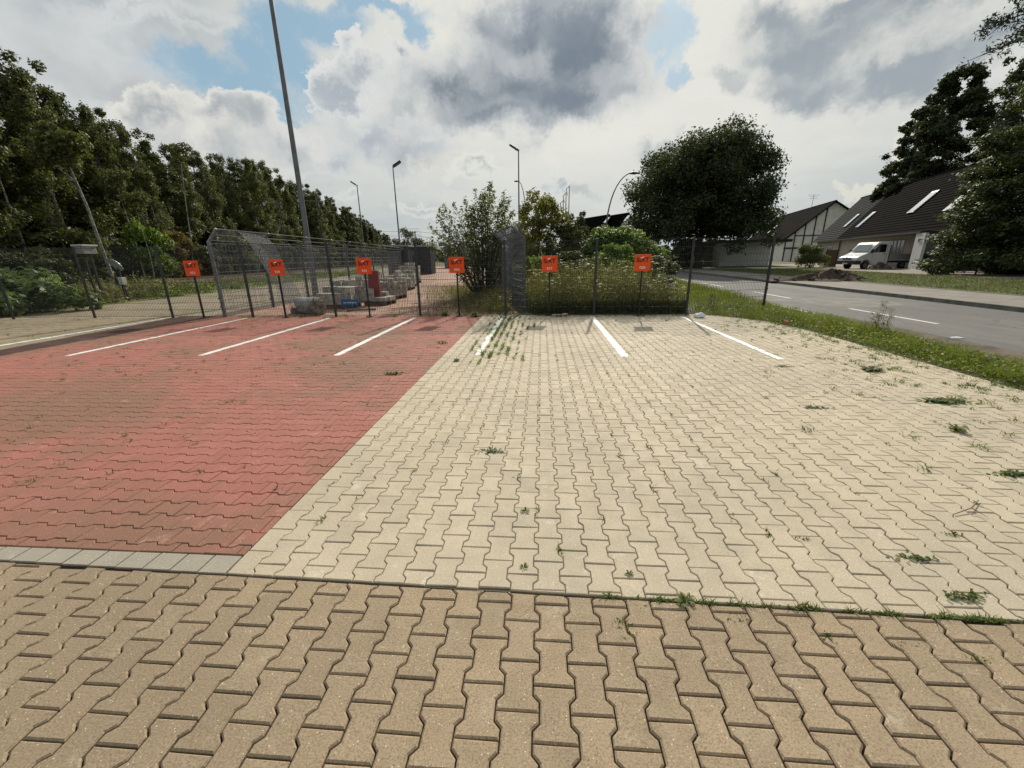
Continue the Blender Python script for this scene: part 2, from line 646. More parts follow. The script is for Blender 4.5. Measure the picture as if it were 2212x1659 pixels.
# strip in front
pavers('front_paving', (-8.0, 7.5, -1.5, 2.0), [(0.021, 1, 1.672 - 0.0126 - 0.008)], M_NEAR, phase=(-0.0775, 0.09), gap=0.0065, chamfer=0.006, seed=3)
# cream bays
PH_C = (BX + 0.0715, 0.08)
pavers('cream_paving', (BX, 7.0, 1.4, 11.95), [(-0.021, -1, -(1.672 - 0.0126) - 0.004)], M_CREAM, phase=PH_C, gap=0.0045, chamfer=0.004, seed=11,
       drop=lambda x, y: x > 6.4, flat=True)
# red bays: courses run along X
PH_R = (1.84, 0.05)
pavers('red_paving', (-9.95, BX, 1.84, 11.95), [(-1, -0.09, 10.12 - 0.04)], M_RED, turn=True, phase=PH_R, gap=0.004, chamfer=0.004, seed=21)
# grey border course between strip and red bays
gb = MB()
rr = random.Random(4)
x = BX - 0.003
while x > -9.6:
    w = 0.1655
    y0, y1 = JY(x) + 0.003, 1.836
    z = rr.uniform(-0.003, 0.0)
    gb.add([(x - w + .004, y0, z - .03), (x, y0, z - .03), (x, y1, z - .03), (x - w + .004, y1, z - .03),
            (x - w + .007, y0 + .004, z), (x - .003, y0 + .004, z), (x - .003, y1 - .003, z), (x - w + .007, y1 - .003, z)],
           [(4, 5, 6, 7), (0, 1, 5, 4), (1, 2, 6, 5), (2, 3, 7, 6), (3, 0, 4, 7)])
    x -= w
tag(gb.build('border_paving', M_GREYB), kind='structure')
# weathered beige bays at the far left
pavers('beige_paving', (-19.0, -9.4, 3.5, 11.95), [(1, 0.09, -10.08 + 0.045 - 0.008)], M_BEIGE, turn=True, phase=(1.84, 0.05), gap=0.004, chamfer=0.004, seed=31)
# sand under the stones
sheet('joint_sand', [(-8.5, -2), (8, -2), (8, JY(8)), (-8.5, JY(-8.5))], -0.016, M_JOINT)
sheet('joint_sand', [(BX, JY(BX)), (8, JY(8)), (8, 12), (BX, 12)], -0.010, M_JOINTL)
sheet('joint_sand', [(-20, JY(-20)), (BX, JY(BX)), (BX, 12), (-20, 12)], -0.012, M_JOINTR)

# painted bay lines: paint lies on the tops of the stones, worn through in places
m = bpy.data.materials.new('white road paint')
m.use_nodes = True
k = NT(m.node_tree)
b = m.node_tree.nodes['Principled BSDF']
tc = k.node('ShaderNodeTexCoord')
wn = k.noise(tc.outputs['Object'], 22, 6, 0.7)
k.put(b.inputs['Base Color'], k.mix(k.ramp(wn, 0.4, 0.7), (0.84, 0.84, 0.80), (0.66, 0.65, 0.60)))
b.inputs['Roughness'].default_value = 0.6
b.inputs['Emission Strength'].default_value = 0
wm = k.noise(tc.outputs['Object'], 55, 5, 0.75)
k.put(b.inputs['Alpha'], k.ramp(wm, 0.69, 0.66, 0.0, 1.0))
M_PAINT = m
for (lx, ly0, ly1, kd, sd_) in ((-1.10, 6.86, 11.7, 'c', 11), (1.41, 6.79, 11.55, 'c', 11), (3.83, 6.62, 11.5, 'c', 11), (-3.60, 6.79, 11.5, 'r', 21),
                                (-6.10, 6.75, 11.45, 'r', 21), (-8.64, 6.70, 11.5, 'r', 21), (-11.2, 6.72, 11.47, 'b', 31)):
    if kd == 'c':
        o = pavers('parking_line', (lx - 0.062, lx + 0.062, ly0, ly1), [], M_PAINT, phase=PH_C, gap=-0.001, chamfer=0.0017, top_only=True, lift=0.0016, seed=sd_)
    else:
        o = pavers('parking_line', (lx - 0.062, lx + 0.062, ly0, ly1), [], M_PAINT, turn=True, phase=PH_R, gap=-0.001, chamfer=0.0005, top_only=True, lift=0.0022, seed=sd_, tilt=0.0016)

# ------------------------------------------------------------------ ground, yard, road
def ground_mat(name, cols, scale=1.0, bump=0.4):
    """cols: list of colours blended by noises of several sizes"""
    m = bpy.data.materials.new(name)
    m.use_nodes = True
    k = NT(m.node_tree)
    b = m.node_tree.nodes['Principled BSDF']
    o = k.node('ShaderNodeTexCoord').outputs['Object']
    col = k.mix(k.ramp(k.noise(o, 0.25 * scale, 6, 0.65), 0.4, 0.6), cols[0], cols[1])
    col = k.mix(k.ramp(k.noise(o, 1.6 * scale, 6, 0.7), 0.5, 0.66), col, cols[2])
    col = k.mix(k.ramp(k.noise(o, 14 * scale, 6, 0.7), 0.45, 0.7, 0, 0.8), col, cols[3])
    k.put(b.inputs['Base Color'], col)
    b.inputs['Roughness'].default_value = 0.95
    bp = k.node('ShaderNodeBump')
    bp.inputs['Strength'].default_value = bump
    bp.inputs['Distance'].default_value = 0.03
    k.put(bp.inputs['Height'], k.noise(o, 20 * scale, 6, 0.7))
    k.l.new(bp.outputs[0], b.inputs['Normal'])
    return m


M_GROUND = ground_mat('rough grassland', [(0.075, 0.082, 0.035), (0.10, 0.095, 0.045), (0.055, 0.065, 0.025), (0.13, 0.11, 0.07)])
M_LAWN = ground_mat('mown grass', [(0.060, 0.080, 0.022), (0.085, 0.095, 0.030), (0.045, 0.060, 0.020), (0.10, 0.085, 0.045)])
M_SOIL = ground_mat('bare soil', [(0.060, 0.038, 0.026), (0.085, 0.055, 0.036), (0.045, 0.030, 0.022), (0.11, 0.075, 0.05)], 3, 1.0)
sheet('ground', [(-3000, -1500), (3000, -1500), (3000, 3500), (-3000, 3500)], -0.05, M_GROUND)


def yard_mat(name, base, dark, weed, amount, bw=0.2, bh=0.14):
    m = bpy.data.materials.new(name)
    m.use_nodes = True
    k = NT(m.node_tree)
    b = m.node_tree.nodes['Principled BSDF']
    o = k.node('ShaderNodeTexCoord').outputs['Object']
    br = k.node('ShaderNodeTexBrick')
    k.put(br.inputs['Vector'], o)
    br.inputs['Color1'].default_value = (*base, 1)
    br.inputs['Color2'].default_value = (*dark, 1)
    br.inputs['Mortar'].default_value = (dark[0] * .3, dark[1] * .35, dark[2] * .3, 1)
    br.inputs['Scale'].default_value = 1.0
    br.inputs['Mortar Size'].default_value = 0.008
    br.inputs['Brick Width'].default_value = bw
    br.inputs['Row Height'].default_value = bh
    col = k.mix(k.ramp(k.noise(o, 0.35, 6, 0.65), 0.4, 0.65, 0, 0.5), br.outputs[0], tuple(q * 0.6 for q in dark))
    w = k.ramp(k.noise(o, 0.55, 7, 0.75), amount, amount + 0.12)
    w = k.math('MULTIPLY', w, k.ramp(k.noise(o, 7, 5, 0.7), 0.4, 0.55))
    col = k.mix(w, col, weed)
    k.put(b.inputs['Base Color'], col)
    b.inputs['Roughness'].default_value = 0.9
    return m


M_YARD = yard_mat('red yard paving', (0.46, 0.27, 0.20), (0.36, 0.20, 0.145), (0.17, 0.15, 0.07), 0.49)
M_YARDB = yard_mat('beige yard paving', (0.36, 0.29, 0.20), (0.28, 0.225, 0.155), (0.15, 0.14, 0.06), 0.50)
sheet('yard_paving', [(-9.9, 11.95), (-0.6, 11.95), (-2.6, 22), (-5.5, 52), (-12.0, 82), (-24, 82), (-14.0, 50), (-10.2, 20)], -0.004, M_YARD)
sheet('yard_paving', [(-17.2, 11.95), (-9.9, 11.95), (-10.2, 20), (-14.0, 50), (-24, 82), (-30, 82), (-19.5, 40), (-17.4, 22)], -0.008, M_YARDB)
# yellow-green ruderal strip beside the track
M_STRIP = ground_mat('weedy strip', [(0.16, 0.17, 0.035), (0.11, 0.13, 0.03), (0.20, 0.16, 0.07), (0.09, 0.10, 0.03)])
sheet('verge', [(-17.0, 11.0), (-17.2, 22), (-19.3, 40), (-29.8, 82), (-60, 82), (-36, 50), (-31, 30), (-30, 8), (-17, 6)], -0.02, M_STRIP)

# road, following a gentle bend
M_ASPH = bpy.data.materials.new('asphalt')
M_ASPH.use_nodes = True
k = NT(M_ASPH.node_tree)
b = M_ASPH.node_tree.nodes['Principled BSDF']
o = k.node('ShaderNodeTexCoord').outputs['Object']
so_ = k.vmath('MULTIPLY', o, (1.0, 0.22, 1.0))
col = k.mix(k.ramp(k.noise(so_, 0.9, 6, 0.6), 0.4, 0.62), (0.100, 0.095, 0.090), (0.140, 0.133, 0.123))
col = k.mix(k.ramp(k.noise(so_, 3.0, 5, 0.6), 0.5, 0.62, 0, 0.6), col, (0.085, 0.083, 0.082))
col = k.mix(k.ramp(k.noise(o, 90, 3, 0.7), 0.45, 0.7, 0, 0.6), col, (0.23, 0.225, 0.21))
cr_ = k.voro(k.vmath('ADD', o, k.vmath('MULTIPLY', k.noise(o, 1.5, 4, 0.6, out=1), (1.2, 1.2, 0))), 0.35, feature='DISTANCE_TO_EDGE')
col = k.mix(k.ramp(cr_, 0.006, 0.002, 0, 0.75), col, (0.03, 0.03, 0.03))
k.put(b.inputs['Base Color'], col)
b.inputs['Roughness'].default_value = 0.85
bp = k.node('ShaderNodeBump')
bp.inputs['Strength'].default_value = 0.4
bp.inputs['Distance'].default_value = 0.004
k.put(bp.inputs['Height'], k.noise(o, 120, 3, 0.7))
k.l.new(bp.outputs[0], b.inputs['Normal'])
M_ASPH2 = mat('patched asphalt', (0.22, 0.21, 0.185), 0.9, col2=(0.15, 0.145, 0.13), scale=2)
M_GUTTER = mat('gutter asphalt', (0.165, 0.165, 0.14), 0.9, col2=(0.12, 0.125, 0.10), scale=3)
M_KERB = mat('kerb stone', (0.17, 0.165, 0.15), 0.9, col2=(0.10, 0.10, 0.085), scale=3)
M_WALK = mat('footway', (0.26, 0.235, 0.20), 0.9, col2=(0.19, 0.172, 0.150), scale=1.2)
M_MARK = mat('road marking paint', (0.72, 0.72, 0.68), 0.7, col2=(0.50, 0.50, 0.47), scale=30)


def bend(y):   # sideways shift of the road at distance y
    return 0.017 * (y - 12) + 0.00012 * (y - 12) * abs(y - 12) * (1 if y > 12 else 0)


YS = [-40, -15, 0, 6, 10, 14, 18, 24, 32, 42, 55, 70, 90, 115, 150, 200]


def strip(name, xa, xb, z, m, ys=YS, slope=0.0):
    mb = MB()
    v, f = [], []
    for i, y in enumerate(ys):
        s = bend(y)
        v += [(xa + s, y, z), (xb + s + slope * y, y, z)]
        if i:
            f.append((2 * i - 2, 2 * i - 1, 2 * i + 1, 2 * i))
    mb.add(v, f)
    return tag(mb.build(name, m), kind='structure')


strip('road', 7.62, 13.22, -0.030, M_ASPH)
strip('gutter', 6.75, 7.62, -0.028, M_GUTTER)
strip('road_marking', 7.70, 7.80, -0.026, M_MARK, [-20, 0, 6, 8, 10, 12.3, 15.5, 18, 24, 32, 42])
for y0 in (-14.6, -8.4, -2.2, 4.05, 10.32, 16.5, 22.9, 29.2, 35.5, 41.8, 48, 54.4, 60.6):
    y1 = y0 + 3.0
    strip('road_marking', 9.34, 9.46, -0.026, M_MARK, [y0, y1])
sheet('road_patch', [(9.0, 14.2), (10.2, 13.5), (11.8, 14.2), (12.2, 16.2), (11.0, 17.0), (9.6, 16.2)], -0.0275, M_ASPH2)
sheet('road_patch', [(8.0, 15.6), (9.0, 15.1), (9.6, 15.9), (8.7, 16.6)], -0.0265, M_ASPH2)
# kerb and footway on the far side
kb = MB()
for i in range(len(YS) - 1):
    y0, y1 = YS[i], YS[i + 1]
    s0, s1 = bend(y0), bend(y1)
    kb.add([(13.22 + s0, y0, -.05), (13.36 + s0, y0, -.05), (13.36 + s0, y0, .10), (13.24 + s0, y0, .10),
            (13.22 + s1, y1, -.05), (13.36 + s1, y1, -.05), (13.36 + s1, y1, .10), (13.24 + s1, y1, .10)],
           [(0, 4, 7, 3), (3, 7, 6, 2), (2, 6, 5, 1), (0, 3, 2, 1), (4, 5, 6, 7)])
tag(kb.build('kerb', M_KERB), kind='structure')
strip('footway', 13.36, 16.45, 0.096, M_WALK)
strip('footway_edging', 16.45, 16.55, 0.125, M_KERB)
# rising lawn beyond the footway
mb = MB()
v, f = [], []
for i, y in enumerate(YS):
    s = bend(y)
    v += [(16.5 + s, y, 0.09), (19.5 + s, y, 0.14), (26 + s, y, 0.16), (400, y, 0.16)]
    if i:
        for q in range(3):
            a = 4 * (i - 1) + q
            f.append((a, a + 1, a + 5, a + 4))
mb.add(v, f)
tag(mb.build('lawn', M_LAWN), kind='structure')
sheet('path', [(24.0, 24.0), (24.3, 29.0), (26.7, 44.0), (27.5, 56), (36, 62), (43, 62), (34, 34), (31, 24)], 0.175,
      mat('pale front path', (0.30, 0.26, 0.21), 0.9, col2=(0.22, 0.19, 0.15), scale=0.8))

# railway behind the weedy strip
M_RAIL = mat('rusty rail', (0.13, 0.075, 0.045), 0.8, var=0.3)
M_BALL = mat('track ballast', (0.15, 0.11, 0.08), 0.95, col2=(0.07, 0.055, 0.04), scale=9, bump=1.0)
rx = lambda y: -29.0 - 0.11 * (y - 28)
mb = MB()
for y in range(2, 130, 4):
    a = [(rx(y) - 1.7, y, -0.04), (rx(y) + 1.7, y, -0.04), (rx(y) + 1.2, y, .16), (rx(y) - 1.2, y, .16)]
    c = [(rx(y + 4) - 1.7, y + 4, -0.04), (rx(y + 4) + 1.7, y + 4, -0.04), (rx(y + 4) + 1.2, y + 4, .16), (rx(y + 4) - 1.2, y + 4, .16)]
    mb.add(a + c, [(0, 3, 7, 4), (3, 2, 6, 7), (2, 1, 5, 6)])
tag(mb.build('track_bed', M_BALL), kind='structure')
for s in (-0.72, 0.72):
    mb = MB()
    mb.bar((rx(2) + s, 2, .23), (rx(130) + s, 130, .23), .07, .14)
    tag(mb.build('railway_rail', M_RAIL), 'rusty brown railway rail, the one %s the forest edge' % ('nearer' if s < 0 else 'farther from'), 'rail', 'rails of the railway track')
# forest floor, rising as an embankment
mb = MB()
v, f = [], []
ys = list(range(-10, 260, 10))
for i, y in enumerate(ys):
    x0 = rx(y) - 1.6
    v += [(x0, y, -0.03), (x0 - 3, y, 0.5), (x0 - 9, y, 1.8), (x0 - 60, y, 3.5)]
    if i:
        for q in range(3):
            a = 4 * (i - 1) + q
            f.append((a, a + 4, a + 5, a + 1))
mb.add(v, f)
tag(mb.build('embankment', mat('forest floor', (0.040, 0.035, 0.020), 0.95, col2=(0.022, 0.026, 0.012), scale=2)), kind='structure')
sheet('road_far_ground', [(-9, 30), (7.3, 12.2), (7.6, 30), (8.6, 60), (10, 120), (-14, 120)], -0.03, M_GROUND)

# ------------------------------------------------------------------ fences
M_ANTH = mat('anthracite coated steel', (0.022, 0.026, 0.028), 0.45, var=0.2, spec=0.5)
M_GALV = mat('galvanised steel', (0.20, 0.21, 0.225), 0.5, metal=0.2, var=0.25, scale=14)
M_GALVD = mat('weathered galvanised steel', (0.115, 0.12, 0.128), 0.6, metal=0.1, var=0.25, scale=14)


def wire_panel(mb, a, b, z0, z1, pitch=0.05, hp=0.2, r=0.0026, rh=0.0038, double=True, ext=0.03):
    """welded mesh between ground points a and b"""
    a, b = Vector(a), Vector(b)
    L = (b - a).length
    u = (b - a) / L
    n = Vector((u.y, -u.x, 0))
    t = 0.025
    while t < L - 0.01:
        p = a + u * t
        mb.bar((p.x, p.y, z0), (p.x, p.y, z1 + ext), 2 * r, 2 * r)
        t += pitch
    nz = int(round((z1 - z0) / hp))
    for i in range(nz + 1):
        z = z0 + (z1 - z0) * i / nz
        for s in ((-1, 1) if double else (0,)):
            q = n * (s * 0.007)
            mb.bar((a.x + q.x, a.y + q.y, z), (b.x + q.x, b.y + q.y, z), 2 * rh, 2 * rh)


FP = [(-18.6, 11.25), (-16.08, 11.42), (-13.62, 11.62), (-11.06, 11.60), (-8.54, 11.62), (-6.02, 11.68), (-3.52, 11.78), (-1.03, 11.87), (1.50, 11.88), (4.02, 11.74), (6.45, 12.5)]
mf = empty('mesh_fence', (0, 11.7, 0))
tag(mf, 'long dark double-wire mesh fence along the back of the parking bays', 'fence')
for i, (x, y) in enumerate(FP):
    b = MB()
    b.box((x, y - 11.7, 1.03), (0.06, 0.04, 2.06))
    b.box((x, y - 11.7, 2.066), (0.066, 0.046, 0.012))
    for z in (0.25, 0.65, 1.05, 1.45, 1.85):
        b.box((x, y - 11.7 - 0.028, z), (0.075, 0.014, 0.04))
    b.build('post', M_ANTH, mf, bevel=0.002)
    if i:
        x0, y0 = FP[i - 1]
        b = MB()
        wire_panel(b, (x0 + .02, y0 - 11.7 + .03, 0), (x - .02, y - 11.7 + .03, 0), 0.04, 2.02, r=0.0026)
        b.build('mesh_panel', M_ANTH, mf)


def cage_fence(name, pts, arm, zt=2.17, arm_h=0.33, label='', m=M_GALVD, close_mesh=()):
    """tall grey fence: posts with slanted arms carrying three rods"""
    ax, ay = arm
    ox, oy = pts[0]
    t = empty(name, (ox, oy, 0))
    tag(t, label, 'fence')
    pts = [(p[0] - ox, p[1] - oy) for p in pts]
    for i, (x, y) in enumerate(pts):
        b = MB()
        b.box((x, y, zt / 2), (0.09, 0.06, zt))
        b.bar((x, y, zt - 0.02), (x + ax, y + ay, zt + arm_h), 0.07, 0.05)
        for z in (0.3, 0.55, 1.1, 1.6):
            b.box((x - 0.055, y - 0.02, z), (0.03, 0.05, 0.05))
        b.build('post', M_GALV if i == 0 else m, t, bevel=0.004)
    for i in range(1, len(pts)):
        (x0, y0), (x1, y1) = pts[i - 1], pts[i]
        b = MB()
        L = math.hypot(x1 - x0, y1 - y0)
        wire_panel(b, (x0, y0, 0), (x1, y1, 0), 0.08, zt - 0.06, pitch=0.05 if i < 4 else 0.1, double=False, r=0.0026, rh=0.0075)
        b.build('mesh_panel', M_GALV, t)
        b = MB()
        for s in (0.05, 0.5, 0.97):
            b.bar((x0 + ax * s, y0 + ay * s, zt + arm_h * s), (x1 + ax * s, y1 + ay * s, zt + arm_h * s), 0.022 if i < 6 else 0.03)
        if i in close_mesh:
            n = int(L / 0.05)
            for j in range(n):
                q = j / n
                xx, yy = x0 + (x1 - x0) * q, y0 + (y1 - y0) * q
                b.bar((xx, yy, zt), (xx + ax, yy + ay, zt + arm_h), 0.006)
        b.build('top_rods', M_GALV if i < 4 else m, t)
    return t


lf = [(-9.52, 11.75), (-9.62, 14.25), (-9.85, 17.0), (-10.1, 19.6), (-10.4, 22.2), (-10.75, 24.8), (-11.1, 27.4), (-11.5, 30), (-11.9, 32.6), (-12.3, 35.2), (-12.7, 37.8)]
cage_fence('yard_fence', lf, (0.30, 0), label='grey galvanised yard fence with slanted arms and top rods, running back past the lamp mast', close_mesh=(1,))
rf = [(-2.78, 22.0), (-2.20, 19.6), (-1.62, 17.2), (-1.08, 15.0), (-0.52, 12.75)]
cage_fence('yard_fence', rf, (-0.38, 0), label='short grey galvanised fence between the yard and the flowering weeds', close_mesh=(1, 2, 3, 4))


def leaning_panel(name, c00, c10, c01, c11, label, arm=None, nv=24, nh=11):
    """mesh panel given by its bottom corners c00,c10 and top corners c01,c11"""
    c00, c10, c01, c11 = map(Vector, (c00, c10, c01, c11))
    b = MB()
    for i in range(nv + 1):
        q = i / nv
        lo, hi = c00.lerp(c10, q), c01.lerp(c11, q)
        b.bar(lo, hi, 0.0045)
        if arm:
            b.bar(hi, hi + Vector(arm), 0.0045)
    for j in range(nh + 1):
        q = j / nh
        b.bar(c00.lerp(c01, q), c10.lerp(c11, q), 0.006)
    if arm:
        for q in (0.2, 0.4, 0.6, 0.8, 1.0):
            b.bar(c01 + Vector(arm) * q, c11 + Vector(arm) * q, 0.006)
    o = b.build(name, M_GALVD)
    tag(o, label, 'fence panel', 'loose grey mesh panels in the yard')
    return o


leaning_panel('wire_mesh_panel', (-8.35, 14.2, 0.02), (-7.55, 12.15, 0.02), (-9.25, 14.3, 2.15), (-8.75, 12.35, 2.15),
              'loose grey mesh panel leaning towards the left yard fence behind bay sign 024', arm=(-0.25, 0, 0.28), nv=30)
leaning_panel('wire_mesh_panel', (-7.62, 12.15, 0.02), (-6.95, 12.05, 0.02), (-8.72, 12.35, 2.10), (-8.45, 12.30, 2.10),
              'narrow grey mesh panel slumped beside the pale rubble and the white roll', nv=10)
leaning_panel('wire_mesh_panel', (-3.55, 13.2, 0.02), (-3.05, 13.15, 0.02), (-4.7, 14.4, 2.05), (-4.0, 14.4, 2.05),
              'grey mesh panel with a ladder-like slanted top leaning behind bay sign 026', arm=(-0.12, 0, 0.52), nv=9)
leaning_panel('wire_mesh_panel', (-0.85, 13.4, 0.02), (-0.42, 12.3, 0.02), (-1.0, 13.4, 2.1), (-0.55, 12.3, 2.1),
              'grey mesh panel with a tall slanted top at the end of the short grey fence', arm=(0.05, 0.1, 0.40), nv=22, nh=26)

# ------------------------------------------------------------------ bay signs
M_ORANGE = mat('orange sign face', (0.80, 0.085, 0.012), 0.45, var=0.10, spec=0.3)
M_SIGNBK = mat('black lettering', (0.012, 0.010, 0.010), 0.5)
M_SIGNWH = mat('white lettering', (0.85, 0.83, 0.80), 0.5)
M_BLACK = mat('black powder coat', (0.012, 0.012, 0.013), 0.5, var=0.2)


def text_mesh(name, s, size, m, parent, loc, extrude=0.001, bold=0.0, sx=1.0):
    cu = bpy.data.curves.new(name, 'FONT')
    cu.body = s
    cu.size = size
    cu.extrude = extrude
    cu.offset = bold
    cu.align_x = 'CENTER'
    cu.align_y = 'CENTER'
    cu.resolution_u = 3
    to = bpy.data.objects.new(name, cu)
    COL.objects.link(to)
    bpy.context.view_layer.update()
    me = bpy.data.meshes.new_from_object(to.evaluated_get(bpy.context.evaluated_depsgraph_get()))
    bpy.data.objects.remove(to)
    bpy.data.curves.remove(cu)
    me.materials.clear()
    me.materials.append(m)
    me.name = name
    o = bpy.data.objects.new(name, me)
    COL.objects.link(o)
    o.parent = parent
    o.location = loc
    o.rotation_euler = (math.pi / 2, 0, 0)
    o.scale = (sx, 1, 1)
    return o


SX = [(-10.0, 11.50, '023', 'before the beige paving'), (-7.48, 11.54, '024', 'by the leaning panel'), (-4.98, 11.63, '025', 'before the pallets'),
      (-2.36, 11.70, '026', 'before the open yard'), (0.22, 11.75, '027', 'left before the weeds'), (2.70, 11.62, '028', 'right before the weeds')]
sproto = None
for i, (x, y, num, wh) in enumerate(SX):
    t = empty('bay_sign', (x, y, 0), rz=random.Random(i).uniform(-.03, .03))
    tag(t, 'orange bay sign reading %s on a thin black post, %s' % (num, wh), 'sign', 'orange numbered bay signs')
    if sproto is None:
        b = MB()
        b.box((0, 0.012, 0.63), (0.04, 0.04, 1.25))
        po = b.build('post', M_BLACK, t, bevel=0.003)
        b = MB()
        b.box((0, 0.012, 0.006), (0.16, 0.14, 0.012))
        for q in (-.06, .06):
            b.tube([(q, -0.03, 0.012), (q, -0.03, 0.022)], 0.012, 6)
        bp_ = b.build('base_plate', M_BLACK, t)
        b = MB()
        b.box((0, -0.014, 1.425), (0.43, 0.006, 0.43))
        pl = b.build('sign_plate', M_ORANGE, t, bevel=0.002)
        word = text_mesh('wordmark', 'S\u0131XT', 0.155, M_SIGNBK, t, (0, -0.0185, 1.495), bold=0.0044, sx=1.04)
        word.data.transform(Matrix.Identity(4))
        b = MB()
        b.add([(x_, -0.0215, z_) for x_, z_ in [(-.060, 1.549), (-.040, 1.541), (-.010, 1.541), (.014, 1.553), (.036, 1.584), (.018, 1.578), (.000, 1.570), (-.032, 1.568), (-.054, 1.560)]], [tuple(range(9))])
        sw = b.build('swoosh', M_SIGNWH, t)
        sproto = (po, bp_, pl, word, sw)
    else:
        for q in sproto:
            c = q.copy()
            COL.objects.link(c)
            c.parent = t
    text_mesh('bay_number', num, 0.094, M_SIGNWH, t, (0.0, -0.0185, 1.300), bold=0.0004, sx=1.12)
    t.rotation_euler.x = random.Random(i + 9).uniform(-.01, .01)

# ------------------------------------------------------------------ lamp masts
M_POLE = mat('grey painted mast', (0.145, 0.15, 0.155), 0.45, metal=0.2, var=0.15, scale=3)
M_POLED = mat('dark lamp head', (0.035, 0.038, 0.042), 0.5, var=0.2)
M_LENS = mat('lamp glass', (0.5, 0.5, 0.46), 0.2, spec=0.6)


def floodlight_mast(loc, h, r0, r1, rz, label, head=1.0):
    t = empty('floodlight_mast', loc, rz)
    tag(t, label, 'lamp mast', 'tall floodlight masts around the yard')
    b = MB()
    b.tube([(0, 0, 0), (0, 0, 0.5), (0, 0, h * 0.5), (0, 0, h)], [r0 * 1.1, r0, (r0 + r1) / 2, r1], 14)
    b.build('pole', M_POLE, t, smooth=False)
    b = MB()
    b.box((0, -r0 * 0.98, 0.9), (0.10, 0.02, 0.4))
    b.build('service_door', M_POLE, t)
    b = MB()
    b.bar((0, 0, h), (0.30 * head, 0, h + 0.05), 0.07)
    b.bar((0.2 * head, 0, h + 0.05), (0.32 * head, 0, h + 0.30 * head), 0.06)
    b.build('bracket', M_POLED, t)
    mt = Matrix.Rotation(math.radians(-32), 3, 'Y')
    b = MB()
    b.box((0.38 * head, 0, h + 0.22 * head), (0.85 * head, 0.60 * head, 0.17 * head), M=mt)
    hd = b.build('lamp_head', M_POLED, t, bevel=0.05)
    b = MB()
    b.box((0.36 * head, 0, h + 0.22 * head - 0.10 * head), (0.7 * head, 0.5 * head, 0.02), M=mt)
    b.build('lamp_glass', M_LENS, hd)
    return t


b0 = G(683, 640)
floodlight_mast((-10.38, 18.55, 0), 15.5, 0.125, 0.062, 1.2, 'nearest tall grey mast, cut off by the frame, beside the left yard fence')
p = P(1120, 322, 46)
floodlight_mast((p[0], p[1], 0), p[2] - 0.1, 0.10, 0.055, math.radians(165), 'slim floodlight mast rising behind the wild shrubs in the middle', 1.15)
p = P(843, 356, 55)
floodlight_mast((p[0] + .3, p[1], 0), p[2] - 0.2, 0.11, 0.06, math.radians(15), 'floodlight mast in the open sky left of the middle, its lamp turned right', 1.35)
p = P(771, 400, 70)
floodlight_mast((p[0], p[1], 0), p[2], 0.11, 0.07, math.radians(180), 'farthest left floodlight mast, partly in front of the forest', 1.2)


def street_lamp(name, base, h, reach, rise, rad, label, group, rz=0.0, head=0.9):
    t = empty(name, base, rz)
    tag(t, label, 'street lamp', group)
    b = MB()
    pts = [(0, 0, 0), (0, 0, h * 0.45)]
    rr_ = [rad * 1.2, rad]
    n = 10
    for i in range(n + 1):
        a = i / n * math.pi / 2 * 0.93
        pts.append((reach * (1 - math.cos(a)), 0, h * 0.62 + rise * math.sin(a)))
        rr_.append(rad * (0.85 - 0.35 * i / n))
    b.tube(pts, rr_, 10)
    b.build('pole', M_POLE, t, smooth=True)
    e = pts[-1]
    b = MB()
    b.tube([(e[0] - .05, 0, e[2]), (e[0] + head * .3, 0, e[2] + .02), (e[0] + head, 0, e[2])], [0.06, 0.13, 0.07], 8)
    b.build('lamp_head', M_POLED, t)
    return t


q = P(1313, 470, 42)
e = P(1383, 373, 42)
street_lamp('street_lamp', (q[0] - .1, 42, 0), 6.6, e[0] - q[0] - .6, e[2] - 6.6 * .62, 0.085, 'curved grey street lamp arching towards the big round tree', 'street lamps')
p = P(1131, 385, 68)
street_lamp('street_lamp', (p[0] + .25, 68, 0), p[2] * 0.97, 1.1, p[2] * .37, 0.09, 'small distant street lamp with a short arm right of the slim floodlight mast', 'street lamps', rz=math.pi, head=.7)

# flag poles with rolled cloths
for (px, py, wh) in ((1230, 400, 'rightmost and tallest'), (1223, 415, 'middle'), (1217, 431, 'leftmost and lowest')):
    p = P(px, py, 45)
    t = empty('flagpole', (p[0], 45, 0))
    tag(t, 'thin pale flagpole with a rolled cloth, %s of three behind the shrubs' % wh, 'flagpole', 'three flagpoles')
    b = MB()
    b.tube([(0, 0, 0), (0, 0, p[2])], [0.07, 0.045], 8)
    b.build('pole', mat('pale pole paint', (0.45, 0.45, 0.43), 0.5), t)
    b = MB()
    b.tube([(-.06, 0, p[2] - .15), (-.30, 0, p[2] - .35), (-.14, 0, p[2] - 1.0)], [0.05, 0.05, 0.02], 5)
    b.build('flag', mat('grey flag cloth', (0.30, 0.31, 0.33), 0.8), t)

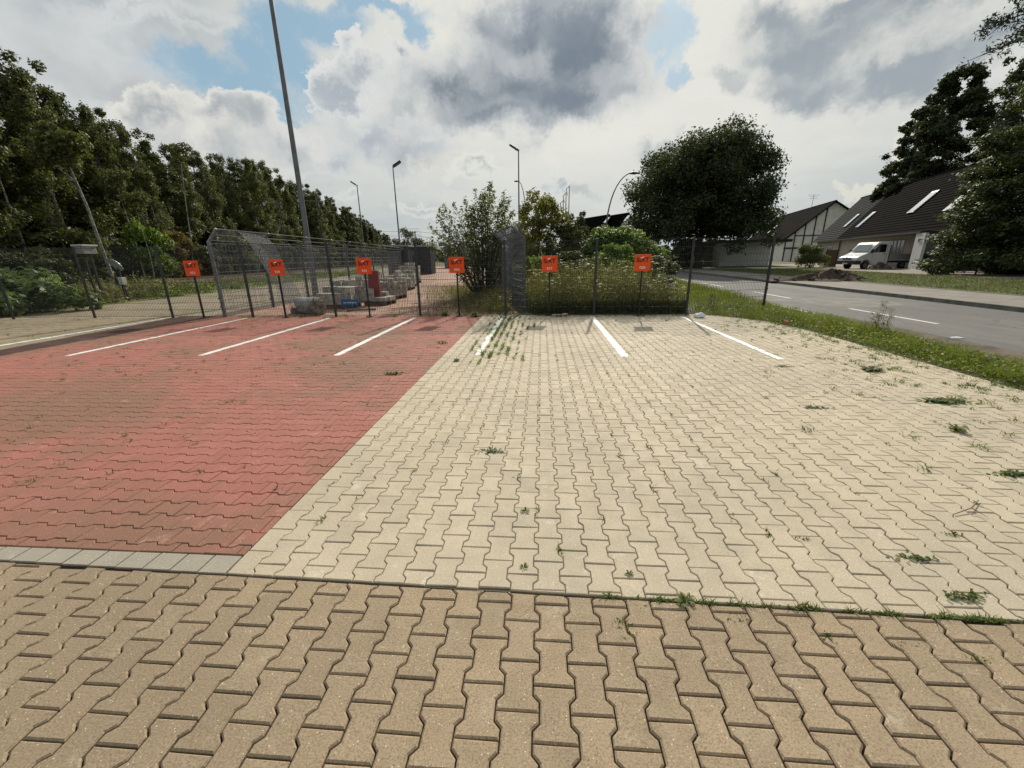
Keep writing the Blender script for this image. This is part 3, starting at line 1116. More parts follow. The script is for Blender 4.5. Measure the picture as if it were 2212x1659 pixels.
# railway signals
M_SIG = mat('signal steel', (0.035, 0.036, 0.034), 0.6, var=0.3)
for (px, py, dx, wy, wh) in ((602, 440, 572, 42, 'left one, in front of the forest'), (684, 433, 646, 46, 'right one, behind the nearest mast')):
    p = P(px, py, wy)
    d = P(dx, py, wy)
    t = empty('railway_signal', (p[0], wy, 0))
    tag(t, 'old semaphore railway signal with a round-ended arm, %s' % wh, 'railway signal', 'semaphore signals by the track')
    b = MB()
    for s in (-.13, .13):
        b.bar((s, 0, 0), (s * .7, 0, p[2] + .5), 0.05)
    for i in range(14):
        z = 0.4 + i * (p[2]) / 14
        b.bar((-.13, 0, z), (.13, 0, z + .45), 0.03)
    b.build('lattice_post', M_SIG, t)
    L = p[0] - d[0]
    b = MB()
    b.bar((0.45, -.1, p[2] - .05), (-L + .25, -.1, p[2] + .02), 0.04, 0.13)
    ar = b.build('signal_arm', mat('faded signal arm', (0.12, 0.115, 0.10), 0.6), t)
    b = MB()
    n = 16
    vs = []
    for r_ in (.30, .19):
        for yy in (-.13, -.08):
            vs += [(-L + r_ * math.cos(a * 2 * math.pi / n), yy, p[2] + .02 + r_ * math.sin(a * 2 * math.pi / n)) for a in range(n)]
    fs = []
    for a in range(n):
        c = (a + 1) % n
        fs += [(a, c, 2 * n + c, 2 * n + a), (n + a, 3 * n + a, 3 * n + c, n + c), (a, n + a, n + c, c), (2 * n + a, 2 * n + c, 3 * n + c, 3 * n + a)]
    b.add(vs, fs)
    b.build('arm_ring', M_SIG, t)
    b = MB()
    b.add([(-L + .19 * math.cos(a * 2 * math.pi / n), -.105, p[2] + .02 + .19 * math.sin(a * 2 * math.pi / n)) for a in range(n)], [tuple(range(n))])
    b.build('arm_disc', mat('pale signal disc', (0.45, 0.44, 0.40), 0.6), t)

# relay box on legs, mirror and lantern at the left
p0, p1 = P(172, 531, 17), P(197, 548, 17)
t = empty('relay_cabinet', ((p0[0] + p1[0]) / 2, 17, 0))
tag(t, 'pale grey concrete cabinet raised on legs among the bushes at the left', 'cabinet')
w = abs(p1[0] - p0[0]) * 1.0
zc = (p0[2] + p1[2]) / 2
M_CONC = mat('pale concrete', (0.34, 0.32, 0.29), 0.9, col2=(0.24, 0.23, 0.20), scale=5)
b = MB()
b.box((0, 0, zc - .02), (w, .55, .30))
b.build('cabinet_body', M_CONC, t, bevel=.01)
b = MB()
b.box((0, 0, zc + .17), (w + .1, .65, .07))
b.build('cabinet_lid', mat('light cabinet lid', (0.46, 0.44, 0.40), 0.85), t, bevel=.01)
for s in (-1, 1):
    b = MB()
    b.bar((s * w * .35, 0, 0), (s * w * .35, 0, zc - .17), .06)
    b.build('leg', M_SIG, t)
p = P(249, 572, 17)
t = empty('rail_mirror', (p[0], 17, 0))
tag(t, 'tilted oval mirror on a dark post beside the pale relay cabinet', 'mirror')
b = MB()
b.bar((.05, .1, 0), (.02, .06, p[2]), .05)
b.build('post', M_SIG, t)
b = MB()
mt = Matrix.Rotation(math.radians(-35), 3, 'Y') @ Matrix.Rotation(math.radians(20), 3, 'X')
n = 20
vs = [tuple(mt @ Vector((.16 * math.cos(a * 2 * math.pi / n), 0, .30 * math.sin(a * 2 * math.pi / n))) + Vector((0, 0, p[2]))) for a in range(n)]
vs2 = [(v_[0], v_[1] + .03, v_[2]) for v_ in vs]
b.add(vs + vs2, [tuple(range(n)), tuple(range(n, 2 * n))[::-1]] + [(a, n + a, n + (a + 1) % n, (a + 1) % n) for a in range(n)])
b.build('mirror_glass', mat('dull mirror', (0.45, 0.50, 0.54), 0.3, metal=0.6), t)
p = P(262, 607, 17)
t = empty('switch_lantern', (p[0], 17, 0))
tag(t, 'small white and black lantern box low beside the oval mirror', 'lantern')
b = MB()
b.box((.05, 0, p[2]), (.20, .2, .30))
b.build('lantern_box', mat('lantern white', (0.5, 0.5, 0.48), 0.6), t, bevel=.01)
b = MB()
b.box((-.12, 0, p[2] - .02), (.13, .22, .26))
b.bar((0, 0, 0), (0, 0, p[2] - .14), .05)
b.build('lantern_stand', M_SIG, t)

# distant wooden pole with wires
p = P(896, 500, 110)
t = empty('utility_pole', (p[0], 110, 0))
tag(t, 'distant thin pole with a crossarm carrying wires above the yard', 'utility pole')
b = MB()
b.tube([(0, 0, 0), (0, 0, p[2])], .13, 6)
b.build('pole', M_SIG, t)
b = MB()
b.bar((-1.6, 0, p[2] - .4), (0.3, 0, p[2] - .2), .14)
b.build('crossarm', M_SIG, t)
b = MB()
for (zo, zz) in ((0, 0), (-1.1, -1.0)):
    b.tube([(0, 0, p[2] + zo), (14, 2, p[2] + zo - 1.6), (30, 4, p[2] + zo - 2.0)], .03, 4)
    b.tube([(0, 0, p[2] + zo), (-12, 1, p[2] + zo + .2)], .03, 4)
b.build('wires', M_SIG, t)

# ------------------------------------------------------------------ houses across the road
M_TILEB = mat('dark brown roof tiles', (0.0045, 0.0034, 0.0034), 0.95, var=0.4, scale=3, spec=0.02)
M_TILES = mat('slate grey roof tiles', (0.013, 0.0145, 0.0165), 0.9, var=0.3, scale=3, spec=0.06)
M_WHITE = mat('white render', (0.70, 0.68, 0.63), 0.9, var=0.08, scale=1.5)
M_GREYW = mat('grey house render', (0.34, 0.31, 0.27), 0.9, var=0.1, scale=1.5)  # even grey render on the row house walls
M_TIMB = mat('dark timber', (0.02, 0.017, 0.015), 0.7)
M_GUT = mat('dark gutter', (0.035, 0.032, 0.03), 0.5)
M_PANE = mat('window pane', (0.03, 0.035, 0.04), 0.08, spec=0.7)
M_SKYL = mat('skylight glass', (0.80, 0.84, 0.88), 0.06, metal=0.92)
M_FRAME = mat('window frame', (0.40, 0.38, 0.34), 0.6)

hd_ = ray(1450, 550)
HU = Vector((hd_[0], hd_[1], 0)).normalized()
HN = Vector((HU.y, -HU.x, 0))


class Frame:
    def __init__(s, F, u=HU):
        s.F = Vector((F[0], F[1], 0))
        s.u = Vector(u)
        s.n = Vector((u[1], -u[0], 0))

    def __call__(s, a, n, z):
        return tuple(s.F + s.u * a + s.n * n + Vector((0, 0, z)))

    def on(s, px, n=0.0):
        """where the sight line through a photo point meets the vertical plane at depth n"""
        d = Vector(ray(*px))
        t = (s.F + s.n * n).dot(s.n) / d.dot(s.n)
        p = d * t + Vector((0, 0, HC))
        return (p - s.F).dot(s.u), p.z

    def slope(s, px, n0, z0, n1, z1):
        """hit on the roof slope running from (n0,z0) to (n1,z1)"""
        sl = (z1 - z0) / (n1 - n0)
        d = Vector(ray(*px))
        c = s.F.dot(s.n)
        # z = z0 + sl*(p.n - c - n0)
        t = (z0 - HC - sl * (c + n0)) / (d.z - sl * d.dot(s.n))
        p = d * t
        return (p - s.F).dot(s.u), p.dot(s.n) - c

    def box(s, mb, a0, a1, n0, n1, z0, z1):
        vs = [s(a0, n0, z0), s(a1, n0, z0), s(a1, n1, z0), s(a0, n1, z0), s(a0, n0, z1), s(a1, n0, z1), s(a1, n1, z1), s(a0, n1, z1)]
        mb.add(vs, [(0, 3, 2, 1), (4, 5, 6, 7), (0, 1, 5, 4), (1, 2, 6, 5), (2, 3, 7, 6), (3, 0, 4, 7)])


def tiled_slope(fr, a0, a1, n0, z0, n1, z1, course=0.34, thick=0.16):
    mb = MB()
    L = math.hypot(n1 - n0, z1 - z0)
    k_ = int(L / course)
    un, uz = (n1 - n0) / L, (z1 - z0) / L
    pn, pz = -uz * (1 if un > 0 else -1), abs(un)
    for i in range(k_):
        q0, q1 = L * i / k_, L * (i + 1) / k_ + 0.02
        A = (n0 + un * q0 + pn * 0.07, z0 + uz * q0 + pz * 0.07)
        B = (n0 + un * q1 + pn * 0.02, z0 + uz * q1 + pz * 0.02)
        A2 = (n0 + un * q0 - pn * thick, z0 + uz * q0 - pz * thick)
        B2 = (n0 + un * q1 - pn * thick, z0 + uz * q1 - pz * thick)
        vs = [fr(a0, *A), fr(a1, *A), fr(a1, *B), fr(a0, *B), fr(a0, *A2), fr(a1, *A2), fr(a1, *B2), fr(a0, *B2)]
        mb.add(vs, [(0, 1, 2, 3), (4, 7, 6, 5), (0, 4, 5, 1), (1, 5, 6, 2), (2, 6, 7, 3), (3, 7, 4, 0)])
    return mb


def skylight(fr, px, slope, parent, w=1.0, h=1.6, label=None):
    n0, z0, n1, z1 = slope
    a, n = fr.slope(px, *slope)
    L = math.hypot(n1 - n0, z1 - z0)
    un, uz = (n1 - n0) / L, (z1 - z0) / L
    z = z0 + (n - n0) / (n1 - n0) * (z1 - z0)

    def q(da, dl, up):
        return fr(a + da, n + un * dl - uz * up, z + uz * dl + un * up)
    mb = MB()
    vs = [q(-w / 2, -h / 2, .05), q(w / 2, -h / 2, .05), q(w / 2, h / 2, .05), q(-w / 2, h / 2, .05), q(-w / 2, -h / 2, .17), q(w / 2, -h / 2, .17), q(w / 2, h / 2, .17), q(-w / 2, h / 2, .17)]
    mb.add(vs, [(0, 3, 2, 1), (4, 5, 6, 7), (0, 1, 5, 4), (1, 2, 6, 5), (2, 3, 7, 6), (3, 0, 4, 7)])
    s_ = mb.build('skylight', M_GUT, parent)
    mb = MB()
    w2, h2 = w / 2 - .07, h / 2 - .08
    mb.add([q(-w2, -h2, .185), q(w2, -h2, .185), q(w2, h2 - .12, .185), q(-w2, h2 - .12, .185)], [(0, 1, 2, 3)])
    mb.build('pane', M_SKYL, s_)
    return s_


def gable_house(fr, a0, a1, slope, back_n, z_back, roof_m, wall_m, name, label, wall_n=0.5, over=0.35, base=0.1, gable_m=None):
    """ridge along u; slope=(n0,z0,n1,z1) front roof slope; objects stay in world coordinates under an unmoved empty"""
    n0, z0, n1, z1 = slope
    t = empty(name)
    tag(t, label, 'house', 'houses across the road')
    rf = tiled_slope(fr, a0 - over, a1 + over, n0, z0, n1, z1).build('roof', roof_m, t)
    b2 = tiled_slope(fr, a0 - over, a1 + over, back_n, z_back, n1, z1)
    b2.build('rear_roof', roof_m, t)
    mb = MB()
    fr.box(mb, a0 - over, a1 + over, n1 - .12, n1 + .12, z1 + .0, z1 + .12)
    mb.build('ridge_tiles', roof_m, rf)
    mb = MB()
    fr.box(mb, a0 - over, a1 + over, n0 - .12, n0 + .02, z0 - .12, z0 + .0)
    mb.build('gutter', M_GUT, rf)
    zf = z0 + (wall_n - n0) / (n1 - n0) * (z1 - z0) - .2
    wb = back_n - .5
    zb = z_back + (.5) / (back_n - n1) * (z1 - z_back) - .2
    mb = MB()
    prof = [(wall_n, base), (wb, base), (wb, zb), (n1, z1 - .22), (wall_n, zf)]
    vs = [fr(a0, *q) for q in prof] + [fr(a1, *q) for q in prof]
    mb.add(vs, [tuple(range(5)), tuple(range(5, 10))[::-1]] + [(i, 5 + i, 5 + (i + 1) % 5, (i + 1) % 5) for i in range(5)])
    wl = mb.build('wall', wall_m, t)
    return t, rf, wl, zf


def window(fr, parent, a0, a1, z0, z1, n, name='window', m=None):
    mb = MB()
    for (x0, x1, y0, y1) in ((a0, a1, z0, z0 + .07), (a0, a1, z1 - .07, z1), (a0, a0 + .07, z0 + .07, z1 - .07), (a1 - .07, a1, z0 + .07, z1 - .07), ((a0 + a1) / 2 - .04, (a0 + a1) / 2 + .04, z0 + .07, z1 - .07)):
        fr.box(mb, x0, x1, n - .06, n - .003, y0, y1)
    w = mb.build(name, m or M_FRAME, parent)
    mb = MB()
    fr.box(mb, a0 + .05, a1 - .05, n - .03, n - .002, z0 + .05, z1 - .05)
    mb.build('pane', M_PANE, w)
    return w


HB = Frame((33, 40))
SL = (0.0, 3.25, 5.0, 9.15)
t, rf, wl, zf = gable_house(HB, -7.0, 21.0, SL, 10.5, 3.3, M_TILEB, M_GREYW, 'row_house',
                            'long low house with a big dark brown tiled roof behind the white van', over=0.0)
skylight(HB, (1996, 438), SL, t, 1.25, 2.5)
skylight(HB, (2084, 428), SL, t, 1.25, 2.6)
skylight(HB, (1872, 476), SL, t, 1.0, 2.2)
for px in ((1908, 548), (1925, 549), (1940, 549)):
    a, z = HB.on(px, 0.5)
    window(HB, t, a - 0.8, a + 0.8, 0.9, 2.7, 0.5)
mb = MB()
a, z = HB.on((2010, 540), 0.5)
HB.box(mb, a - 6.5, a + 1.6, 0.44, 0.49, 0.12, 2.75)
mb.build('door', mat('painted opening shade', (0.02, 0.02, 0.022), 0.5), t)  # flat dark panel paints the shade of an open recess in the wall
# projecting porch eave and the white fin wall with the house number
mb = MB()
HB.box(mb, -2.5, 12.0, -1.3, 0.0, 3.05, 3.20)
mb.build('porch_eave', M_GUT, t)
a0, z = HB.on((1966, 576), -1.1)
a1, z = HB.on((1986, 576), -1.1)
mb = MB()
HB.box(mb, min(a0, a1), max(a0, a1), -1.25, -1.05, 0.12, 3.04)
fin = mb.build('fin_wall', mat('white fin wall', (0.66, 0.66, 0.66), 0.85, var=0.05), t)
cu = text_mesh('house_number', '39', 0.42, M_BLACK, None, (0, 0, 0), extrude=0.01)
mid = HB((a0 + a1) / 2, -1.29, 2.45)
cu.location = mid
cu.rotation_euler = (math.pi / 2, 0, math.atan2(HU.y, HU.x) + math.pi)
cu.parent = fin
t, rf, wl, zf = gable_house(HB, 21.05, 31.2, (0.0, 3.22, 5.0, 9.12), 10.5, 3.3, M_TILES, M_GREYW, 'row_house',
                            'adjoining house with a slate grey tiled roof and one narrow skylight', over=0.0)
skylight(HB, (1841, 478), SL, t, 0.9, 2.0)
for px in ((1745, 551), (1790, 550)):
    a, z = HB.on(px, 0.5)
    a = min(max(a, 22.5), 30)
    window(HB, t, a - 0.8, a + 0.8, 0.9, 2.5, 0.5)
mb = MB()
HB.box(mb, 20.6, 20.75, .3, .42, 0.12, 3.0)
mb.build('downpipe', M_GUT, t)
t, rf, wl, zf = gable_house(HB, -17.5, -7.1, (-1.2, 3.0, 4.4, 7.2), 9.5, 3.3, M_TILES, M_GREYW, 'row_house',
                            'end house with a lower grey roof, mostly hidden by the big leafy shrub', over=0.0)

# half-timbered house left of the row
e = P(1688, 521, 82)
vh = ray(1395, 550)
UH = Vector((vh[0], vh[1], 0)).normalized()
HT = Frame((e[0], e[1]), UH)
pk = None
d = Vector(ray(1805, 434))
# gable plane passes through the eave corner along n: plane a = 0
tt = HT.F.dot(HT.u) / d.dot(HT.u)
pp = d * tt
nr, zr = (pp - HT.F).dot(HT.n), pp.z + HC
aL, zL = HT.on((1583, 521), 0.0)
aL = min(aL, 34)
SH = (0.0, e[2], nr, zr)
t, rf, wl, zf = gable_house(HT, 0.0, aL, SH, nr + 5.5, zr - 3.6, M_TILEB, M_WHITE, 'timber_house',
                            'white half-timbered gable house with a steep dark roof left of the slate roof', over=0.45)
mb = MB()
zt = lambda n: SH[1] + (n / nr) * (zr - SH[1]) - .3
ms = MB()
for n in (0.7, 2.0, 3.4, 4.8, 6.2):
    if n < nr:
        HT.box(ms, -.06, -.004, n - .09, n + .09, 2.6, zt(n))
        HT.box(ms, -.06, -.004, n - .09, n + .09, .15, 2.35)
HT.box(ms, -.07, -.003, .5, nr + 4.5, 2.35, 2.6)
HT.box(ms, -.06, -.003, 2.0, nr + 2, 4.5, 4.66)
ms.build('timber_frame', M_TIMB, wl)
for px, w, h in ((((2600 + 1230 / 2.766) / 1.823, (700 + 565 / 2.766) / 1.823), 1.3, 2.4), (((2600 + 965 / 2.766) / 1.823, (700 + 612 / 2.766) / 1.823), 1.3, 1.7), (((2600 + 1035 / 2.766) / 1.823, (700 + 605 / 2.766) / 1.823), 1.0, 1.2), (((2600 + 1240 / 2.766) / 1.823, (700 + 623 / 2.766) / 1.823), .8, .6)):
    skylight(HT, px, SH, t, w, h)
mb = MB()
ap = HT(aL * 0.33, nr, zr)
mb.bar((ap[0], ap[1], zr), (ap[0], ap[1], zr + 2.4), .05)
for z, w in ((2.3, 1.1), (2.0, .7), (1.7, .7)):
    mb.bar((ap[0] - w, ap[1], zr + z), (ap[0] + w, ap[1], zr + z), .035)
mb.build('antenna', M_SIG, rf)

# flat garages
t = empty('garage')
tag(t, 'flat-roofed garage with a plain pale front under a dark eave, left of the timbered house', 'garage')
gy = 54
p0, p1 = P(1553, 573, gy), P(1660, 571, gy)
mb = MB()
mb.box(((p0[0] + p1[0]) / 2, gy + 3.2, 1.5), (p1[0] - p0[0], 6.2, 2.8))
mb.build('wall', M_WHITE, t)
mb = MB()
for i in range(14):
    mb.box((p0[0] + .6 + i * (p1[0] - p0[0] - 1.2) / 13, gy + .07, 1.35), (.30, .06, 2.3))
mb.build('garage_door', mat('pale slatted garage door', (0.78, 0.76, 0.70), 0.8, var=.06), t)
mb = MB()
mb.box(((p0[0] + p1[0]) / 2 + .6, gy + 2.9, 3.05), (p1[0] - p0[0] + 2.6, 7.4, .32))
mb.build('roof', M_TIMB, t)
t = empty('garage')
tag(t, 'low grey-beige outbuilding wall in the shade under the big round tree', 'outbuilding')
q0, q1 = P(1478, 575, 56), P(1549, 573, 56)
mb = MB()
mb.box(((q0[0] + q1[0]) / 2, 59, 1.4), (q1[0] - q0[0], 5, 2.6))
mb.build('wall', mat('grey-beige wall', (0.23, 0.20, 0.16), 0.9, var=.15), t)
mb = MB()
mb.box(((q0[0] + q1[0]) / 2, 58.8, 2.85), (q1[0] - q0[0] + .5, 5.8, .25))
mb.build('roof', M_TIMB, t)

# distant gabled houses over the shrubs
for i, (px, py, wy, hw, rr_, lb) in enumerate(((1328, 462, 88, 4.2, 6.5, 'distant dark-roofed gable house behind the curved street lamp'), (1372, 458, 84, 4.2, 6.5, 'distant dark gable roof half hidden by the big round tree'))):
    pk_ = P(px, py, wy)
    vd = ray(1300, 550)
    fr = Frame((pk_[0] - 5.0, pk_[1]), (-0.45, 0.893, 0))
    fr.n = Vector((0.893, 0.45, 0))
    t, rf, wl, zf = gable_house(fr, 0, 11, (0, pk_[2] - 5.0, 4.6, pk_[2]), 9.2, pk_[2] - 5.0, M_TILEB, M_WHITE, 'gable_house', lb, over=.4)
    skylight(fr, (px - 16, py + 14), (0, pk_[2] - 5.0, 4.6, pk_[2]), t, 1.0, 1.6)

# boundary fence behind the road, wooden gate post and clipped things near the van
t = empty('wooden_gate')
tag(t, 'brown wooden gate panel between the garden shrub and the white van', 'gate')
g0 = P(1789, 545, 47)
mb = MB()
for i in range(7):
    mb.box((g0[0] + i * .14, 47, 1.0), (.12, .03, 1.75))
mb.build('board_panel', mat('brown boards', (0.10, 0.065, 0.04), 0.8, var=.3), t)
mb = MB()
mb.box((g0[0] - .12, 47, .98), (.09, .09, 1.9))
mb.box((g0[0] + .96, 47, .98), (.09, .09, 1.9))
mb.build('post', M_TIMB, t)

# ------------------------------------------------------------------ white dropside van
M_VAN = mat('white van paint', (0.70, 0.71, 0.70), 0.28, spec=0.5, coat=0.4, col2=(0.62, 0.62, 0.60), scale=2)
M_PLAS = mat('grey bumper plastic', (0.045, 0.048, 0.052), 0.6)
M_TYRE = mat('tyre rubber', (0.012, 0.012, 0.012), 0.85)
M_RIM = mat('steel rim', (0.16, 0.16, 0.165), 0.5, metal=0.4)
M_GLASS = mat('car glass', (0.16, 0.19, 0.20), 0.08, metal=0.55, spec=0.8)
M_GLASSD = mat('dark side glass', (0.012, 0.014, 0.016), 0.1, spec=0.6)
M_ALU = mat('alloy dropside', (0.33, 0.335, 0.33), 0.5, metal=0.2)
vg = G(1845, 583, 0.12)
t = empty('flatbed_van', (0, 0, 0), math.radians(189.2))
tag(t, 'white flatbed van with a sloping bonnet parked before the dark-roofed house', 'van')
fx = Vector((math.cos(math.radians(189.2)), math.sin(math.radians(189.2)), 0))
fy = Vector((-fx.y, fx.x, 0))
t.location = Vector((vg[0], vg[1], 0.14)) - fy * 0.96
SZ = 1.0


def arch(cx_, r, z0, n=8):
    return [(cx_ + r * math.cos(math.pi * i / n), z0 + r * math.sin(math.pi * i / n)) for i in range(n + 1)]


W2 = 0.96
prof = [(0.0, 0.62), (0.02, 0.80), (-0.10, 1.02), (-0.30, 1.13), (-0.82, 1.33), (-1.00, 1.42), (-1.60, 2.10), (-1.80, 2.26), (-2.05, 2.32), (-2.95, 2.34), (-3.0, 2.30), (-3.0, 0.45)]
prof += [(-1.42, 0.45)] + arch(-0.98, 0.42, 0.42)[::-1][1:-1] + [(-0.54, 0.45), (0.0, 0.45)]
mb = MB()
mb.prism([(a, z) for a, z in prof][::-1], 'y', -W2, W2)
mb.build('cab_body', M_VAN, t, bevel=0.05)
mb = MB()
mb.add([(-1.045, -.80, 1.50), (-1.045, .80, 1.50), (-1.585, .72, 2.115), (-1.585, -.72, 2.115)], [(0, 1, 2, 3)])
for v_ in range(4):
    pass
ws = mb.build('windscreen', M_GLASS, t)
ws.location = (0.025, 0, 0.022)
for s, nm in ((1, 'near'), (-1, 'far')):
    mb = MB()
    mb.add([(-1.32, s * (W2 + .004), 1.44), (-2.62, s * (W2 + .004), 1.44), (-2.62, s * (W2 + .004), 2.10), (-1.92, s * (W2 + .004), 2.12)][::(1 if s > 0 else -1)], [(0, 1, 2, 3)])
    mb.build('side_window', M_GLASSD, t)
    mb = MB()
    mb.add([(x, s * (W2 + .003), z) for x, z in ((-1.47, .55), (-1.45, .53), (-1.45, 1.36), (-1.47, 1.36))], [(0, 1, 2, 3)])
    mb.build('door_seam', M_PLAS, t)
    mb = MB()
    mb.add([(x, s * (W2 + .003), z) for x, z in ((-2.74, .53), (-2.76, .53), (-2.76, 2.2), (-2.74, 2.2))], [(0, 1, 2, 3)])
    mb.build('door_seam', M_PLAS, t)
    mb = MB()
    mb.box((-2.55, s * (W2 + .015), 1.30), (.20, .03, .05))
    mb.build('door_handle', M_PLAS, t)
    mb = MB()
    mb.box((-1.22, s * (W2 + .12), 1.55), (.10, .20, .34))
    mb.bar((-1.28, s * W2, 1.42), (-1.22, s * (W2 + .1), 1.45), .04)
    mb.build('wing_mirror', M_PLAS, t, bevel=.03)
    mb = MB()
    mb.add([(x, s * y, z) for x, y, z in ((.035, .96, .80), (.03, .60, .82), (-.10, .62, 1.01), (-.33, .97, 1.08), (-.30, .975, .86))], [(0, 1, 2, 3, 4)])
    mb.build('headlight', mat('headlight glass', (0.45, 0.47, 0.47), 0.1, metal=.4), t)
    for wx in (-0.98, -4.55):
        mb = MB()
        mb.tube([(wx, s * (W2 - .22), .34), (wx, s * (W2 - .20), .34), (wx, s * (W2 - .03), .34), (wx, s * (W2 - .01), .34)], [.30, .34, .34, .30], 20)
        w = mb.build('wheel', M_TYRE, t)
        mb = MB()
        mb.tube([(wx, s * (W2 - .012), .34), (wx, s * (W2 + .002), .34), (wx, s * (W2 - .01), .34)], [.20, .19, .06], 14)
        mb.build('rim', M_RIM, w)
mb = MB()
mb.box((-.01, 0, 0.93), (.06, .90, .17))
g = mb.build('grille', M_PLAS, t, bevel=.02)
mb = MB()
mb.tube([(.03, 0, .99), (.045, 0, .99)], .07, 12)
mb.build('badge', M_BLACK, g)
mb = MB()
mb.box((-0.03, 0, 0.60), (.30, 1.98, .32))
for s in (-1, 1):
    mb.box((-0.28, s * .97, .60), (.42, .06, .30))
bmp = mb.build('bumper', M_PLAS, t, bevel=.05)
mb = MB()
mb.box((.135, 0, .52), (.02, .52, .11))
mb.build('number_plate', mat('plate white', (0.6, 0.6, 0.58), .5), bmp)
mb = MB()
mb.box((-4.9, 0, .62), (3.7, .8, .16))
mb.build('chassis', M_PLAS, t)
mb = MB()
mb.box((-4.95, 0, .84), (3.75, 2.02, .10))
mb.build('load_bed', M_ALU, t)
for s in (-1, 1):
    mb = MB()
    mb.box((-4.95, s * 1.0, 1.09), (3.75, .035, .40))
    for q in (.94, 1.04, 1.14, 1.24):
        mb.box((-4.95, s * 1.022, q), (3.7, .012, .02))
    mb.build('side_board', M_ALU, t)
mb = MB()
mb.box((-3.06, 0, 1.45), (.05, 1.95, 1.15))
mb.build('headboard', M_PLAS, t)
mb = MB()
mb.box((-4.55, .99, .62), (.9, .03, .22))
mb.build('mudguard', M_PLAS, t, bevel=.01)


# soil heaps
def heap(name, c, rx_, ry_, h, label, seed, m):
    rr_ = random.Random(seed)
    mb = MB()
    n, k_ = 40, 14
    vs = [(c[0], c[1], c[2] + h)]
    for i in range(1, k_ + 1):
        q = i / k_
        for j in range(n):
            a = j / n * 2 * math.pi
            w = 1 + .16 * math.sin(a * 3 + seed) + .10 * math.sin(a * 7 + 2) + rr_.uniform(-.03, .03)
            z = h * (math.cos(q * math.pi) * .5 + .5) * (1 + .35 * math.sin(a * 2 + 3 * q)) + rr_.uniform(-.05, .05) * h * 2 * (1 - q)
            vs.append((c[0] + rx_ * q * w * math.cos(a), c[1] + ry_ * q * w * math.sin(a), c[2] + (z if i < k_ else -.05)))
    fs = [(0, 1 + j, 1 + (j + 1) % n) for j in range(n)]
    for i in range(k_ - 1):
        for j in range(n):
            a, b_ = 1 + i * n + j, 1 + i * n + (j + 1) % n
            fs.append((a, a + n, b_ + n, b_))
    mb.add(vs, fs)
    for _ in range(60):
        a, q = rr_.uniform(0, 6.28), rr_.uniform(0, 1.05)
        s_ = rr_.uniform(.05, .13)
        z = h * (math.cos(q * math.pi) * .5 + .5)
        mb.box((c[0] + rx_ * q * math.cos(a), c[1] + ry_ * q * math.sin(a), c[2] + z + s_ * .2), (s_, s_ * 1.3, s_), M=Matrix.Rotation(rr_.uniform(0, 3), 3, Vector((rr_.random(), rr_.random(), 1)).normalized()))
    return tag(mb.build(name, m), label, 'heap')


p = G(1850, 604, .15)
heap('soil_heap', (p[0] - 1.0, p[1] + .5, .14), 1.9, 1.2, .46, 'dark pile of dug soil on the grass in front of the white van', 2, M_SOIL)
p = G(1790, 605, .15)
heap('soil_heap', (p[0], p[1] + .8, .13), 2.6, 1.1, .32, 'low spread of dark soil left of the taller soil pile', 5, M_SOIL)
p = G(1897, 583, .15)
heap('rubble_heap', (p[0], p[1], .14), 1.2, .8, .5, 'small heap of broken paving beside the rear of the white van', 8, mat('broken slabs', (0.15, 0.12, 0.10), .9, col2=(0.06, 0.05, 0.04), scale=6, bump=.6))

# ------------------------------------------------------------------ yard sheds, stone pallets and clutter
M_STONE = mat('grey concrete blocks', (0.44, 0.41, 0.355), 0.92, col2=(0.25, 0.23, 0.20), scale=6, bump=.8)
M_STONEL = mat('pale block tops', (0.50, 0.48, 0.44), 0.92, var=.12, scale=4)
M_WOOD = mat('grey pallet wood', (0.13, 0.10, 0.075), 0.9, var=.3, scale=6)
M_SHED = mat('dark corrugated metal', (0.055, 0.058, 0.063), 0.55, metal=.3, var=.2, scale=2)
M_SHEDL = mat('grey site cabin metal', (0.16, 0.175, 0.195), 0.5, metal=.2, var=.12, scale=1.5)


def shed(loc, w, d, h, m, label, rz=0.0, door=True, pitch=.25):
    t = empty('storage_shed', loc, rz)
    tag(t, label, 'shed')
    mb = MB()
    mb.box((0, d / 2, h / 2), (w, d, h))
    n = int(w / .2)
    for i in range(n):
        mb.box((-w / 2 + (i + .5) * w / n, -.02, h / 2), (.09, .04, h * .98))
    for i in range(int(d / .25)):
        mb.box((w / 2 + .02, (i + .5) * .25, h / 2), (.04, .11, h * .98))
    mb.build('wall', m, t)
    mb = MB()
    mb.box((0, d / 2 - .05, h + .08), (w + .3, d + .4, .14))
    mb.build('roof', mat('pale shed roof edge', (0.30, 0.30, 0.29), .7), t)
    if door:
        mb = MB()
        mb.box((0, -.06, h * .45), (w * .62, .05, h * .86))
        dd = mb.build('door', mat('shed door', (0.02, 0.02, 0.022), .6), t)
        mb = MB()
        mb.box((w * .24, -.10, h * .45), (.04, .04, .25))
        mb.build('handle', M_GALV, dd)
    return t


